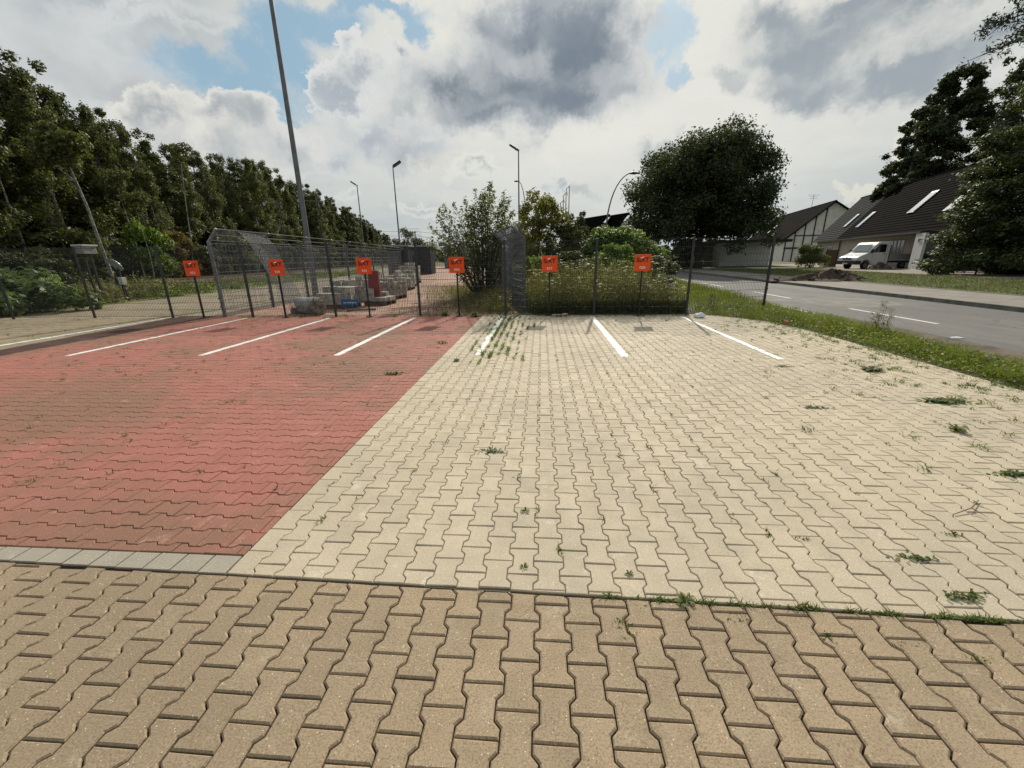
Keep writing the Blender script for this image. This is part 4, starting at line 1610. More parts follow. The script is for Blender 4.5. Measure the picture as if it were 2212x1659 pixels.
p = G(860, 598)
shed((p[0] - .1, p[1] + .6, 0), 1.9, 3.0, 2.65, M_SHED, 'dark metal storage shed with a pale roof edge behind the stone pallets', .1)
p = G(909, 593)
shed((p[0] + .1, p[1], 0), 2.0, 3.2, 2.7, M_SHED, 'second dark shed with slatted walls, right of the first one', .1, False)
p = G(980, 579)
shed((p[0], p[1], 0), 2.9, 5, 3.6, M_SHEDL, 'blue-grey site cabin at the far end of the yard', .05, True)
t = empty('steel_rack', (G(927, 592)[0], 44, 0))
tag(t, 'light steel rack standing against the second dark shed', 'rack')
mb = MB()
for s in (-.25, .25):
    mb.bar((s, 0, 0), (s, 0, 2.2), .05)
mb.build('upright', M_STONEL, t)
for z in (.5, 1.0, 1.5, 2.0):
    mb = MB()
    mb.box((0, 0, z), (.6, .5, .05))
    mb.build('shelf', M_STONEL, t)
for i, (px, py, lb) in enumerate(((985, 578, 'red canister on the ground in front of the far cabin'), (992, 579, 'red canister just right of the other red canister'))):
    p = G(px - 55, py + 3)
    t = empty('canister', (p[0], p[1] - 2, 0))
    tag(t, lb if i == 0 else 'second red canister at the far end of the yard', 'canister', 'red canisters')
    mb = MB()
    mb.tube([(0, 0, 0), (0, 0, .1), (0, 0, .85), (0, 0, .95)], [.28, .32, .32, .12], 12)
    mb.build('can', mat('red canister paint', (0.45, 0.02, 0.02), .5), t)
    mb = MB()
    mb.box((0, 0, 1.0), (.2, .06, .08))
    mb.build('handle', M_BLACK, t)


def stone_pallet(loc, nx, ny, nz, bs, rz, label, seed, jag=.5, wrapped=False):
    rr_ = random.Random(seed)
    t = empty('stone_pallet', loc, rz)
    tag(t, label, 'pallet', 'pallets stacked with concrete blocks')
    W, D = nx * bs[0], ny * bs[1]
    mb = MB()
    for i in range(7):
        mb.box((-W / 2 + (i + .5) * W / 7, 0, .125), (W / 7 * .7, D, .022))
    for j in (-1, 0, 1):
        mb.box((0, j * (D / 2 - .06), .065), (W, .10, .09))
        mb.box((0, j * (D / 2 - .06), .011), (W, .10, .02))
    mb.build('pallet', M_WOOD, t)
    body, top = MB(), MB()
    for i in range(nx):
        for j in range(ny):
            hgt = nz - (1 if rr_.random() < jag + .15 else 0) - (1 if rr_.random() < jag * .6 else 0) + (1 if rr_.random() < .12 else 0)
            for q in range(hgt):
                c = (-W / 2 + (i + .5) * bs[0] + rr_.uniform(-.03, .03), -D / 2 + (j + .5) * bs[1] + rr_.uniform(-.03, .03), .137 + (q + .5) * bs[2])
                body.box(c, (bs[0] * .955, bs[1] * .955, bs[2] * .97), rz=rr_.uniform(-.10, .10))
    body.build('block_stack', M_STONE, t, bevel=.006)
    return t


stone_pallet((-7.05, 14.05, 0), 4, 3, 3, (.30, .30, .19), .06, 'nearest pallet of grey concrete blocks, beside the foot of the nearest mast', 1, .3)
stone_pallet((-5.95, 15.0, 0), 3, 3, 2, (.28, .3, .15), -.1, 'low pallet of blocks right behind the small blue sign', 2, .5)
stone_pallet((-7.6, 16.4, 0), 6, 4, 4, (.26, .28, .17), .12, 'tall pallet of blocks in the second row behind the nearest pallet', 3, .25)
stone_pallet((-6.4, 17.3, 0), 5, 4, 4, (.22, .22, .14), -.12, 'pallet of blocks directly left of the leaning red board', 4, .25)
stone_pallet((-7.1, 19.6, 0), 5, 5, 4, (.22, .22, .15), .1, 'pallet of blocks just right of the red board', 5, .3)
stone_pallet((-7.5, 22.2, 0), 5, 5, 4, (.23, .23, .16), .1, 'pallet of blocks in the middle of the receding row', 6, .25)
stone_pallet((-8.2, 25.0, 0), 5, 5, 5, (.24, .24, .16), .1, 'pallet of blocks near the far end of the receding row', 7, .25)
stone_pallet((-9.6, 23.0, 0), 4, 4, 4, (.30, .3, .2), .1, 'pallet of blocks close to the left yard fence', 8, .2)
stone_pallet((-8.9, 28.2, 0), 4, 4, 5, (.30, .3, .2), .1, 'farthest pallet of blocks, before the dark sheds', 9, .2)
# curved basin stones between the pallets
mb = MB()
for kx, (cx_, cy_, z) in enumerate(((-6.75, 14.9, .48),)):
    n = 12
    for i in range(n):
        a0, a1 = math.radians(200 + i * 10), math.radians(200 + (i + 1) * 10)
        vs = []
        for a in (a0, a1):
            for r_ in (.62, .74):
                for zz in (z - .30, z + .08):
                    vs.append((cx_ + r_ * math.cos(a) * 1.3, cy_ + r_ * math.sin(a) * .6, zz))
        mb.add(vs, [(0, 2, 3, 1), (4, 5, 7, 6), (0, 1, 5, 4), (2, 6, 7, 3), (1, 3, 7, 5), (0, 4, 6, 2)])
tag(mb.build('curved_stone', M_STONE), 'curved grey concrete basin stone lying among the nearest pallets', 'stone')
mb = MB()
mb.bar((-6.62, 14.1, .98), (-6.2, 14.35, 1.16), .05, .04)
tag(mb.build('white_batten', M_STONEL), 'short white batten lying slanted on the nearest blocks', 'batten')
# leaning red board
mb = MB()
a = math.radians(12)
mb.add([(-6.28, 14.75, 0), (-5.83, 14.75, 0), (-5.98, 15.1, 1.20), (-6.36, 15.1, 1.20), (-6.28, 14.87, 0), (-5.83, 14.87, 0), (-5.98, 15.2, 1.20), (-6.36, 15.2, 1.20)],
       [(0, 1, 2, 3), (4, 7, 6, 5), (0, 4, 5, 1), (1, 5, 6, 2), (2, 6, 7, 3), (3, 7, 4, 0)])
tag(mb.build('red_board', mat('dark red board', (0.20, 0.035, 0.03), .7, var=.15, scale=3)), 'dark red board leaning upright behind bay sign 025', 'board')
# small blue sign
p = G(748, 662)
t = empty('blue_sign', (-6.35, 13.35, 0), .08)
tag(t, 'small blue sign with white lettering leaning against the low pallet', 'sign')
mb = MB()
mb.box((0, 0, .25), (.58, .02, .20))
mb.build('sign_plate', mat('blue sign paint', (0.012, 0.13, 0.33), .5), t, bevel=.004)
text_mesh('lettering', 'por.duebap.eu', .075, M_SIGNWH, t, (0.02, -.0125, .245), bold=.001)
mb = MB()
for s in (-.22, .22):
    mb.bar((s, 0.02, 0.0), (s, 0.012, .2), .025)
mb.build('leg', M_WOOD, t)
mb = MB()
mb.tube([(-6.25, 12.85, .05), (-5.35, 13.05, .05)], .032, 8)
tag(mb.build('steel_pipe', M_GALVD), 'grey steel pipe lying on the red paving before the blue sign', 'pipe')
# white roll and rubble at the foot of sign 024
M_ROLL = mat('dirty white fleece', (0.55, 0.56, 0.54), .9, col2=(0.33, 0.34, 0.33), scale=6, bump=.5)
t = empty('fleece_roll', (-7.35, 12.55, 0))
tag(t, 'white fleece roll with a dark open end lying on pale rubble beside sign 024', 'roll')
mb = MB()
mb.tube([(-.36, 0, .34), (-.34, 0, .34), (.0, .0, .335), (.42, .03, .33)], [.12, .15, .155, .15], 18)
mb.build('roll', M_ROLL, t, smooth=True)
mb = MB()
mb.tube([(-.365, 0, .34), (-.375, 0, .34)], [.10, .10], 14)
mb.build('roll_core', M_BLACK, t)


def rock(name, c, sz, label, seed, m, grp=None):
    rr_ = random.Random(seed)
    import bmesh
    bm = bmesh.new()
    bmesh.ops.create_icosphere(bm, subdivisions=3, radius=1)
    for v_ in bm.verts:
        n_ = 1 + .22 * math.sin(v_.co.x * 4 + seed) * math.cos(v_.co.y * 5) + rr_.uniform(-.09, .09)
        v_.co = Vector((v_.co.x * n_ * sz[0], v_.co.y * n_ * sz[1], max(v_.co.z * n_, -.55) * sz[2]))
    me = bpy.data.meshes.new(name)
    bm.to_mesh(me)
    bm.free()
    me.materials.append(m)
    o = bpy.data.objects.new(name, me)
    COL.objects.link(o)
    o.location = c
    return tag(o, label, 'stone', grp)


M_RUB = mat('pale broken rubble', (0.33, 0.28, 0.235), .95, col2=(0.12, 0.09, 0.075), scale=9, bump=1.0)
rock('rubble_stone', (-7.25, 12.5, .10), (.42, .24, .17), 'pale broken lump under the white fleece roll', 3, M_RUB, 'pale rubble lumps')
rock('rubble_stone', (-6.88, 12.3, .18), (.22, .20, .30), 'upright pale broken lump at the right end of the white roll', 4, M_RUB, 'pale rubble lumps')
rock('rubble_stone', (-7.75, 12.6, .07), (.20, .16, .12), 'small pale lump left of the white roll', 6, M_RUB, 'pale rubble lumps')
# sloping prop by the right yard fence
mb = MB()
mb.bar((-2.35, 17.2, .05), (-1.75, 18.6, 1.35), .12, .05)
tag(mb.build('timber_prop', M_WOOD), 'sloping timber prop leaning beside the short grey fence and the wild shrub', 'timber')
# litter on the bays
M_CARD = mat('torn cardboard', (0.42, 0.26, 0.14), .9, col2=(0.55, 0.45, 0.35), scale=14)
mb = MB()
rr_ = random.Random(3)
for i in range(7):
    x, y = .30 + i * .055, 11.55 + rr_.uniform(-.05, .05)
    z = .02 + rr_.uniform(0, .04)
    mb.add([(x, y, z), (x + .11, y - .02, z + rr_.uniform(-.01, .04)), (x + .12, y + .09, z + .02), (x + .01, y + .10, z + rr_.uniform(-.01, .04))], [(0, 1, 2, 3)])
    mb.box((x + .03, y + .04, .02), (.07, .05, .03), rz=rr_.uniform(0, 2))
tag(mb.build('torn_packaging', M_CARD), 'torn brown and white packaging at the foot of bay sign 027', 'litter')
rock('crumpled_bag', (4.22, 11.28, .05), (.15, .09, .075), 'crumpled white bag by the right end of the last bay line', 7, mat('white plastic', (0.68, 0.68, 0.70), .5))['category'] = 'litter'
rock('paper_scrap', (8.17, 8.55, -.02), (.13, .07, .02), 'white paper scrap lying on the road', 9, mat('white plastic', (0.68, 0.68, 0.70), .5))['category'] = 'litter'
M_BRICKC = mat('orange brick shard', (0.50, 0.13, 0.04), .8)
rock('brick_shard', (5.80, 10.1, .05), (.05, .05, .05), 'small orange shard in the grass edge right of the bays', 5, M_BRICKC)['category'] = 'litter'

# ------------------------------------------------------------------ vegetation
def proj(x, y, z):
    c = ROT.T @ np.array([x, y, z - HC])
    return CX + FPX * c[0] / -c[2], CY - FPX * c[1] / -c[2]


def nrm(a):
    return a / np.maximum(np.linalg.norm(a, axis=1, keepdims=True), 1e-6)


def leaf_quads(pts, nor, size, rng, aspect=0.5, droop=0.0):
    """one diamond-shaped leaf per point"""
    n = len(pts)
    t = nrm(np.cross(nor, rng.normal(size=(n, 3))))
    t[:, 2] -= droop
    t = nrm(t)
    s = nrm(np.cross(nor, t))
    L = (size * rng.uniform(0.65, 1.3, n))[:, None]
    W = L * aspect
    V = np.empty((n, 4, 3))
    V[:, 0] = pts - t * L * 0.5
    V[:, 1] = pts + s * W * 0.5 - t * L * 0.05
    V[:, 2] = pts + t * L * 0.5
    V[:, 3] = pts - s * W * 0.5 - t * L * 0.05
    F = np.arange(n * 4).reshape(n, 4)
    return V.reshape(-1, 3), F


def clump_leaves(clumps, n_total, size, seed, flat=0.75, aspect=0.5, shell=0.55, up=0.5, droop=0.0, fill=0.0):
    """clumps: rows x,y,z,r. Leaves sit mostly on the outside of each clump"""
    rng = np.random.default_rng(seed)
    C = np.array(clumps, dtype=float)
    w = C[:, 3] ** 2
    idx = rng.choice(len(C), n_total, p=w / w.sum())
    d = nrm(rng.normal(size=(n_total, 3)))
    r = shell + (1 - shell) * rng.uniform(0, 1, n_total) ** 0.7
    r = r * (1 + rng.normal(0, 0.10, n_total))
    # uneven outline: each clump swells and shrinks with direction
    ph = rng.uniform(0, 6.28, (len(C), 3))
    lump = 1 + 0.22 * np.sin(d[:, 0] * 5 + ph[idx, 0]) * np.sin(d[:, 1] * 5 + ph[idx, 1]) + 0.12 * np.sin(d[:, 2] * 9 + ph[idx, 2])
    off = d * (r * lump * C[idx, 3])[:, None]
    off[:, 2] *= flat
    pts = C[idx, :3] + off
    nor = nrm(d * 0.6 + rng.normal(size=(n_total, 3)) * 0.55 + np.array([0, 0, up]))
    return leaf_quads(pts, nor, size, rng, aspect, droop)


def limb_mesh(base, h, r, clumps, seed, lean=(0, 0), n_limb=14, trunk_to=0.8):
    rr_ = random.Random(seed)
    mb = MB()
    pts, rad = [], []
    for i in range(7):
        q = i / 6
        pts.append((base[0] + lean[0] * q + rr_.uniform(-.05, .05) * h * .03 * i, base[1] + lean[1] * q + rr_.uniform(-.05, .05) * h * .03 * i, base[2] + h * trunk_to * q))
        rad.append(r * (1.25 if i == 0 else 1) * (1 - .75 * q))
    mb.tube(pts, rad, 8)
    for c in rr_.sample(list(clumps), min(n_limb, len(clumps))):
        zt_ = max(0.15, min(0.95, (c[2] - base[2]) / h * 0.75)) / trunk_to
        zt_ = min(zt_, .95)
        f_ = zt_ * 6
        i = min(5, int(f_))
        a = Vector(pts[i]).lerp(Vector(pts[i + 1]), f_ - i)
        e_ = Vector(c[:3])
        m_ = a.lerp(e_, .5) + Vector((0, 0, -abs((e_ - a).length) * .06))
        rl = max(r * (1 - zt_) * .5, r * .10)
        mb.tube([a, m_, e_], [rl, rl * .6, rl * .2], 5, caps=False)
    return mb


def envelope_clumps(seed, n, R_, z0, z1, prof, rc, squash=1.0, inner=0.25):
    """clumps filling a crown whose radius follows prof(q), q=0 bottom to 1 top"""
    rr_ = random.Random(seed)
    out = []
    for i in range(n):
        q = rr_.random()
        a = rr_.uniform(0, 2 * math.pi)
        Rq = R_ * prof(q)
        rad = Rq * (rr_.random() ** 0.5 if rr_.random() < inner else rr_.uniform(.62, 1.0))
        c = rc * rr_.uniform(.6, 1.25) * (1 - .35 * q)
        rad = max(0, rad - c * .5)
        out.append((rad * math.cos(a), rad * math.sin(a) * squash, z0 + (z1 - z0) * q, c))
    return out


BARK = mat('grey brown bark', (0.075, 0.062, 0.050), 0.9, col2=(0.035, 0.030, 0.025), scale=5, bump=.5)
BIRCH = mat('pale birch bark', (0.30, 0.29, 0.25), 0.85, col2=(0.06, 0.055, 0.045), scale=7)
L_FOR = leaf_mat('forest leaves', (0.034, 0.043, 0.014), (0.064, 0.074, 0.024), (0.10, 0.10, 0.034), 0.3)
L_FORB = leaf_mat('birch leaves', (0.050, 0.060, 0.020), (0.090, 0.098, 0.035), (0.14, 0.13, 0.05), 0.35)
L_DARK = leaf_mat('dark crown leaves', (0.026, 0.036, 0.014), (0.046, 0.058, 0.021), (0.066, 0.078, 0.030), 0.25, 0.7)
L_OAK = leaf_mat('olive leaves', (0.030, 0.044, 0.014), (0.060, 0.078, 0.025), (0.12, 0.13, 0.06), 0.25)
L_HAZ = leaf_mat('fresh green leaves', (0.060, 0.105, 0.016), (0.115, 0.165, 0.030), (0.16, 0.20, 0.05), 0.45)
L_BUD = leaf_mat('buddleia leaves', (0.055, 0.070, 0.022), (0.11, 0.125, 0.045), (0.20, 0.19, 0.09), 0.4)
L_YEL = leaf_mat('yellowing leaves', (0.095, 0.095, 0.020), (0.15, 0.14, 0.035), (0.20, 0.16, 0.05), 0.45)
L_KNOT = leaf_mat('knotweed leaves', (0.055, 0.085, 0.030), (0.12, 0.16, 0.062), (0.17, 0.21, 0.09), 0.35)
L_RUST = leaf_mat('rusty leaves', (0.14, 0.075, 0.03), (0.10, 0.085, 0.03), None, 0.4)
L_MEAD = leaf_mat('meadow weeds', (0.062, 0.070, 0.024), (0.120, 0.118, 0.048), (0.24, 0.19, 0.11), 0.4)
L_STRAW = leaf_mat('dry stalks', (0.14, 0.115, 0.065), (0.085, 0.092, 0.038), None, 0.3)
L_GRASS = leaf_mat('verge grass', (0.070, 0.098, 0.018), (0.130, 0.155, 0.035), (0.26, 0.23, 0.09), 0.45)
L_WEED = leaf_mat('joint weeds', (0.060, 0.095, 0.022), (0.110, 0.150, 0.040), (0.20, 0.17, 0.08), 0.4)
L_WHITE = leaf_mat('white umbels', (0.50, 0.49, 0.42), (0.62, 0.61, 0.55), (0.40, 0.36, 0.24), 0.3)
L_YFLO = leaf_mat('yellow flowers', (0.55, 0.48, 0.06), (0.62, 0.52, 0.08), None, 0.3)


def plant(name, loc, label, cat, group=None, trunk=None, tmat=BARK, crown=None, cmat=None, crown_name='crown', trunk_name='trunk', rz=0.0):
    t = empty(name, loc, rz)
    tag(t, label, cat, group)
    if trunk:
        trunk.build(trunk_name, tmat, t)
    mesh_np(crown_name, crown[0], crown[1], cmat, t)
    return t


round_prof = lambda q: max(.25, math.sin(math.pi * (0.12 + 0.80 * q)) ** 0.6)
tall_prof = lambda q: (0.75 + .25 * math.sin(q * 9)) * (1 - 0.75 * q ** 1.6) * (0.55 + .45 * min(1, q * 5))

# --- forest on the embankment: six kinds of tree, copied with their own size and turn
protos = []
for i in range(6):
    H_ = 14.0
    birch = i in (1, 4)
    rr_ = random.Random(400 + i)
    cl = []
    if birch:      # loose drooping crown with a wispy top
        for q_ in range(70):
            q = rr_.random()
            a = rr_.uniform(0, 6.28)
            R_ = 2.5 * (1 - q) ** .7 * rr_.uniform(.3, 1.0) + .15
            cl.append((math.cos(a) * R_, math.sin(a) * R_, 3.6 + 9.8 * q, rr_.uniform(.35, .75) * (1.15 - .6 * q)))
        cl += [(rr_.uniform(-.3, .3), rr_.uniform(-.3, .3), 13.4 + .2 * q_, .28) for q_ in range(4)]
    else:
        cl = envelope_clumps(100 + i, 96, 2.9, (1.2 if i in (2, 5) else 3.0), 12.7, tall_prof if i % 2 else round_prof, .85, inner=.3)
        cl += [(rr_.uniform(-1.2, 1.2), rr_.uniform(-1.2, 1.2), rr_.uniform(12.4, 13.7), rr_.uniform(.25, .5)) for _ in range(7)]
    cr = clump_leaves(cl, 27000 if not birch else 18000, 0.205 if not birch else .17, 200 + i, flat=.9 if not birch else 1.35, aspect=.6, droop=.6 if birch else .25, shell=.35)
    tr = limb_mesh((0, 0, -.3), 14, .16 if birch else .19, cl, 300 + i, lean=(random.Random(i).uniform(-.5, .5), .3), n_limb=16, trunk_to=.9)
    protos.append((tr, cr, BIRCH if birch else BARK, L_FORB if birch else L_FOR))
proto_obj = {}
TL = [(-400, 10), (-200, 30), (0, 72), (60, 96), (110, 165), (180, 215), (210, 190), (250, 255), (300, 290), (340, 285), (380, 330), (430, 320), (500, 345), (560, 350), (600, 362), (640, 392),
      (690, 410), (720, 430), (750, 447), (780, 470), (820, 500), (845, 514), (900, 520)]


def treeline(px):
    return float(np.interp(px, [a for a, b in TL], [b for a, b in TL]))


def top_for(x, y, ty):
    """height whose projection reaches photo row ty at ground point x,y"""
    lo, hi = 0, 40
    for _ in range(30):
        m_ = (lo + hi) / 2
        if proj(x, y, m_)[1] > ty:
            lo = m_
        else:
            hi = m_
    return lo


rf_ = random.Random(42)
FOR_LAB = {0: 'broad dark forest tree in the dense wood behind the railway', 1: 'slender pale-stemmed birch in the dense wood behind the railway', 2: 'bushy olive forest tree in the dense wood behind the railway'}


def forest_tree(kind, x, y, z, h, rz, lab, grp, name):
    if kind not in proto_obj:
        tr, cr, tm, cm = protos[kind]
        t = plant(name, (x, y, z), lab, 'tree', grp, tr, tm, cr, cm)
        proto_obj[kind] = t
    else:
        t = copy_tree(proto_obj[kind])
        t.name = name
        tag(t, lab, 'tree', grp)
    t.location = (x, y, z)
    s_ = h / 14.0
    w_ = max(s_, .75)
    t.scale = (w_ * rf_.uniform(.9, 1.15), w_ * rf_.uniform(.9, 1.15), s_)
    t.rotation_euler = (0, 0, rz)
    return t


ycur = 4.0
n_ = 0
while ycur < 150:
    for row in (0, 1, 2):
        x = rx(ycur) - 6.2 - row * 4.5 + rf_.uniform(-1.0, 1.0)
        y = ycur + row * 1.9 + rf_.uniform(-.8, .8)
        z = 0.9 + row * .6
        px = proj(x, y, 8)[0]
        if px > 838:
            continue
        ty = treeline(px) + (rf_.uniform(-4, 40) if row == 0 else rf_.uniform(-12, 14) if row == 1 else rf_.uniform(60, 120)) * min(1, 30 / y)
        h = top_for(x, y, ty) - z
        h = max(5, min(h * 1.03, 26))
        kind = rf_.choice((0, 1, 2, 3, 4, 5, 1, 4, 4)) if row == 0 else rf_.choice((0, 2, 3, 5)) if row == 1 else rf_.choice((2, 5))
        nm = 'birch_tree' if kind in (1, 4) else 'forest_tree'
        lab = FOR_LAB[1] if kind in (1, 4) else FOR_LAB[0 if kind in (0, 3) else 2]
        forest_tree(kind, x, y, z, h, rf_.uniform(0, 6.28), lab, {1: 'birches in the wood', 0: 'dark trees in the wood', 2: 'olive trees in the wood'}[1 if kind in (1, 4) else 0 if kind in (0, 3) else 2], nm)
        n_ += 1
    ycur += 2.7 + ycur * .018
# a bare pale stem standing in front, and its light crown
p = P(215, 528, 24)
sx_ = p[0] * 1.0
t = empty('birch_tree', (P(213, 528, 26.8)[0], 26.8, 0.6))
t.scale = (1, 1, 1.0)
tag(t, 'birch with a long bare leaning pale stem in front of the dark wood', 'tree')
mb = MB()
mb.tube([(0.3, 0, 0), (0, 0.1, 2.2), (-.25, 0.2, 4.5), (-.7, .3, 6.6), (-1.2, .4, 8.0)], [.11, .10, .085, .065, .03], 8)
mb.tube([(-.55, .25, 6.0), (-1.5, .2, 6.9), (-2.4, .3, 7.4)], [.06, .05, .02], 5)
mb.build('trunk', BIRCH, t)
v_, f_ = clump_leaves([(-1.2, .3, 8.0, 1.1), (-2.3, .2, 7.4, .8), (-.2, .5, 8.3, .9), (-1.6, .4, 9.0, .7), (-.6, .2, 7.2, .5)], 2600, .26, 5, aspect=.6)
mesh_np('crown', v_, f_, L_FORB, t)

# more bare stems standing before the dark gaps
for j, (bx_, by_, tx_, ty_, wy_, r_) in enumerate(((45, 520, 2, 395, 25.5, .10), (138, 525, 100, 440, 27.5, .07), (352, 515, 322, 430, 36, .09), (292, 520, 262, 430, 31, .06), (398, 505, 394, 380, 37.5, .07), (318, 540, 300, 470, 31, .05), (100, 522, 88, 400, 28, .05))):
    a0_, b0_ = P(bx_, by_, wy_), P(tx_, ty_, wy_ + .8)
    t = empty('young_birch', (a0_[0], wy_, .5))
    tag(t, ('leftmost thin pale stem, at the left edge of the photo', 'thin pale stem between the left edge and the relay cabinet', 'thin pale stem above the bright green shrub, left of bay sign 023', 'thin pale stem between the leaning birch and the bright green shrub', 'tall straight pale stem above bay sign 023', 'short pale stem left of the bright green shrub', 'very thin pale stem just left of the relay cabinet')[j], 'tree', 'thin pale stems at the edge of the wood')
    mb = MB()
    e_ = Vector(b0_) - Vector((a0_[0], wy_, .5))
    mb.tube([(0, 0, -.3), e_ * .4 + Vector((.1, 0, 0)), e_ * .8, e_ * 1.25], [r_, r_ * .85, r_ * .6, r_ * .3], 7)
    mb.build('trunk', BIRCH, t)
    e2 = e_ * 1.2
    v_, f_ = clump_leaves([(e2.x, e2.y, e2.z, .7), (e2.x + .5, e2.y, e2.z + .6, .6), (e2.x - .5, e2.y, e2.z + .5, .6)], 900, .20, 60 + j, aspect=.6, droop=.4)
    mesh_np('crown', v_, f_, L_FORB, t)

# understory shrubs along the forest edge
shrub_p = []
for i in range(3):
    cl = envelope_clumps(500 + i, 24, 1.6, .2, 2.6, round_prof, .55, inner=.3)
    shrub_p.append(clump_leaves(cl, 4200, .18, 510 + i, aspect=.6))
sp_obj = {}


def shrub(kind, loc, sc, lab, grp, m, name='shrub'):
    key = (kind, m.name)
    if key not in sp_obj:
        t = empty(name, loc)
        mesh_np('crown', shrub_p[kind][0], shrub_p[kind][1], m, t)
        sp_obj[key] = t
    else:
        t = copy_tree(sp_obj[key])
        t.name = name
        t.location = loc
    tag(t, lab, 'shrub', grp)
    t.scale = sc
    t.rotation_euler = (0, 0, rf_.uniform(0, 6.28))
    return t


y = 12.0
while y < 120:
    for q in (0, 1, 2):
        x = rx(y) - 3.0 - q * 2.4 + rf_.uniform(-.6, .6)
        s_ = rf_.uniform(.65, 1.2)
        s_ *= (1, 1.25, 1.9)[q]
        if proj(x, y, 1)[0] < 860:
            shrub(rf_.choice((0, 1, 2)), (x, y + rf_.uniform(-.5, .5), .3 + q * .5), (s_ * 1.1, s_ * 1.1, s_ * rf_.uniform(.7, 1.3)), 'leafy undergrowth shrub at the foot of the wood', 'undergrowth shrubs', L_FOR if rf_.random() < .6 else L_FORB)
    y += 1.8 + y * .02
p = P(395, 500, 37)
shrub(1, (rx(37) - 2.4, 36, .4), (1.0, 1.0, 1.35), 'shrub with rusty brown leaves at the edge of the wood', None, L_RUST)
shrub(0, (rx(32) - 2.2, 32.5, .4), (1.1, 1.1, 1.6), 'bright green shrub at the edge of the wood left of the rusty one', None, L_HAZ)

# low rank growth between the paving and the railway: one mass nobody could count
rng = np.random.default_rng(9)
cl = []
for i in range(420):
    y = rng.uniform(7, 46)
    x = rng.uniform(rx(y) + 2.0, -17.6 - .05 * max(0, y - 12))
    far = (y - 7) / 40
    near_track = (x - (rx(y) + 2)) / 9
    r = rng.uniform(.25, .75) * (1.25 if y < 22 else .6)
    cl.append((x, y, r * .25, r))
v_, f_ = clump_leaves(cl, 42000, .13, 77, flat=.9, aspect=.55)
tag(mesh_np('rank_growth', v_, f_, L_MEAD), 'dull green rank growth between the left yard paving and the railway', 'ground cover', kind='stuff')
cl = []
for i in range(240):
    y = rng.uniform(17, 60)
    x = rng.uniform(-1, 1) * 2.0 - 19.5 - .14 * max(0, y - 18)
    r = rng.uniform(.15, .38)
    cl.append((x, y, r * .2, r))
v_, f_ = clump_leaves(cl, 16000, .11, 78, flat=.8, aspect=.6)
tag(mesh_np('bright_growth', v_, f_, L_HAZ), 'bright yellow-green weeds along the edge of the beige yard paving', 'ground cover', kind='stuff')

# big-leaved knotweed bush at the left edge
rr_ = random.Random(12)
for i, (x, y, s_, lb) in enumerate(((-17.6, 12.9, 1.0, 'large-leaved green bush behind the fence at the left edge'), (-19.9, 13.6, 1.15, 'large-leaved green bush farthest left, partly out of frame'))):
    cl = [(rr_.uniform(-1.5, 1.3) * s_, rr_.uniform(-.9, 1.1), rr_.uniform(.2, 1.15), rr_.uniform(.35, .6)) for _ in range(22)]
    mb = MB()
    for c in cl[:16]:
        mb.tube([(c[0] * .4, c[1] * .4, 0), (c[0] * .7, c[1] * .7, c[2] * .6), c[:3]], [.018, .014, .006], 5, caps=False)
    plant('knotweed_bush', (x, y, 0), lb, 'bush', 'large-leaved bushes', mb, M_WOOD, clump_leaves(cl, 3600, .24, 31 + i, aspect=.66, flat=.8, droop=.25, up=.8), L_KNOT, 'foliage', 'stems')

# --- wild shrubs in the middle
def spire_bush(name, loc, R_, H_, n, leaf, seed, m, label, top=1.0, nl=130, tw=.014, aspect=.3):
    """arching stems, each set with its own leaves and a pointed tip"""
    rr_ = random.Random(seed)
    rg = np.random.default_rng(seed)
    mb = MB()
    P_, N_ = [], []
    for i in range(n):
        a = rr_.uniform(0, 6.28)
        q = rr_.random() ** .6
        e_ = Vector((math.cos(a) * R_ * q, math.sin(a) * R_ * q * .8, H_ * (1 - .50 * q ** 1.8) * rr_.uniform(.70, 1.0)))
        b0_ = Vector((math.cos(a) * .25, math.sin(a) * .25, 0))
        m1 = b0_.lerp(e_, .45) + Vector((-math.cos(a) * .1, -math.sin(a) * .1, .25 * H_ * (1 - q) * .3))
        pts = [b0_, b0_.lerp(m1, .5) + Vector((rr_.uniform(-.06, .06), rr_.uniform(-.06, .06), 0)), m1, m1.lerp(e_, .5) + Vector((0, 0, .04 * H_)), e_]
        mb.tube(pts, [tw * 1.6, tw * 1.3, tw, tw * .6, tw * .25], 5, caps=False)
        for k_ in range(nl):
            s_ = rr_.random() ** .6
            s_ = .15 + .85 * s_
            f2 = s_ * 4
            j = min(3, int(f2))
            c = pts[j].lerp(pts[j + 1], f2 - j)
            d_ = Vector((rr_.gauss(0, 1), rr_.gauss(0, 1), rr_.gauss(.2, .6))).normalized()
            P_.append(c + d_ * leaf * rr_.uniform(.35, 1.6) * (1.1 - .6 * s_ * (s_ > .9)))
            N_.append((-d_.z * .3 + rr_.gauss(0, .5), rr_.gauss(0, .5), .9))
    v_, f_ = leaf_quads(np.array([tuple(q) for q in P_]), nrm(np.array(N_)), leaf, rg, aspect, .15)
    return plant(name, loc, label, 'shrub', None, mb, BARK, (v_, f_), m, 'foliage', 'stems')


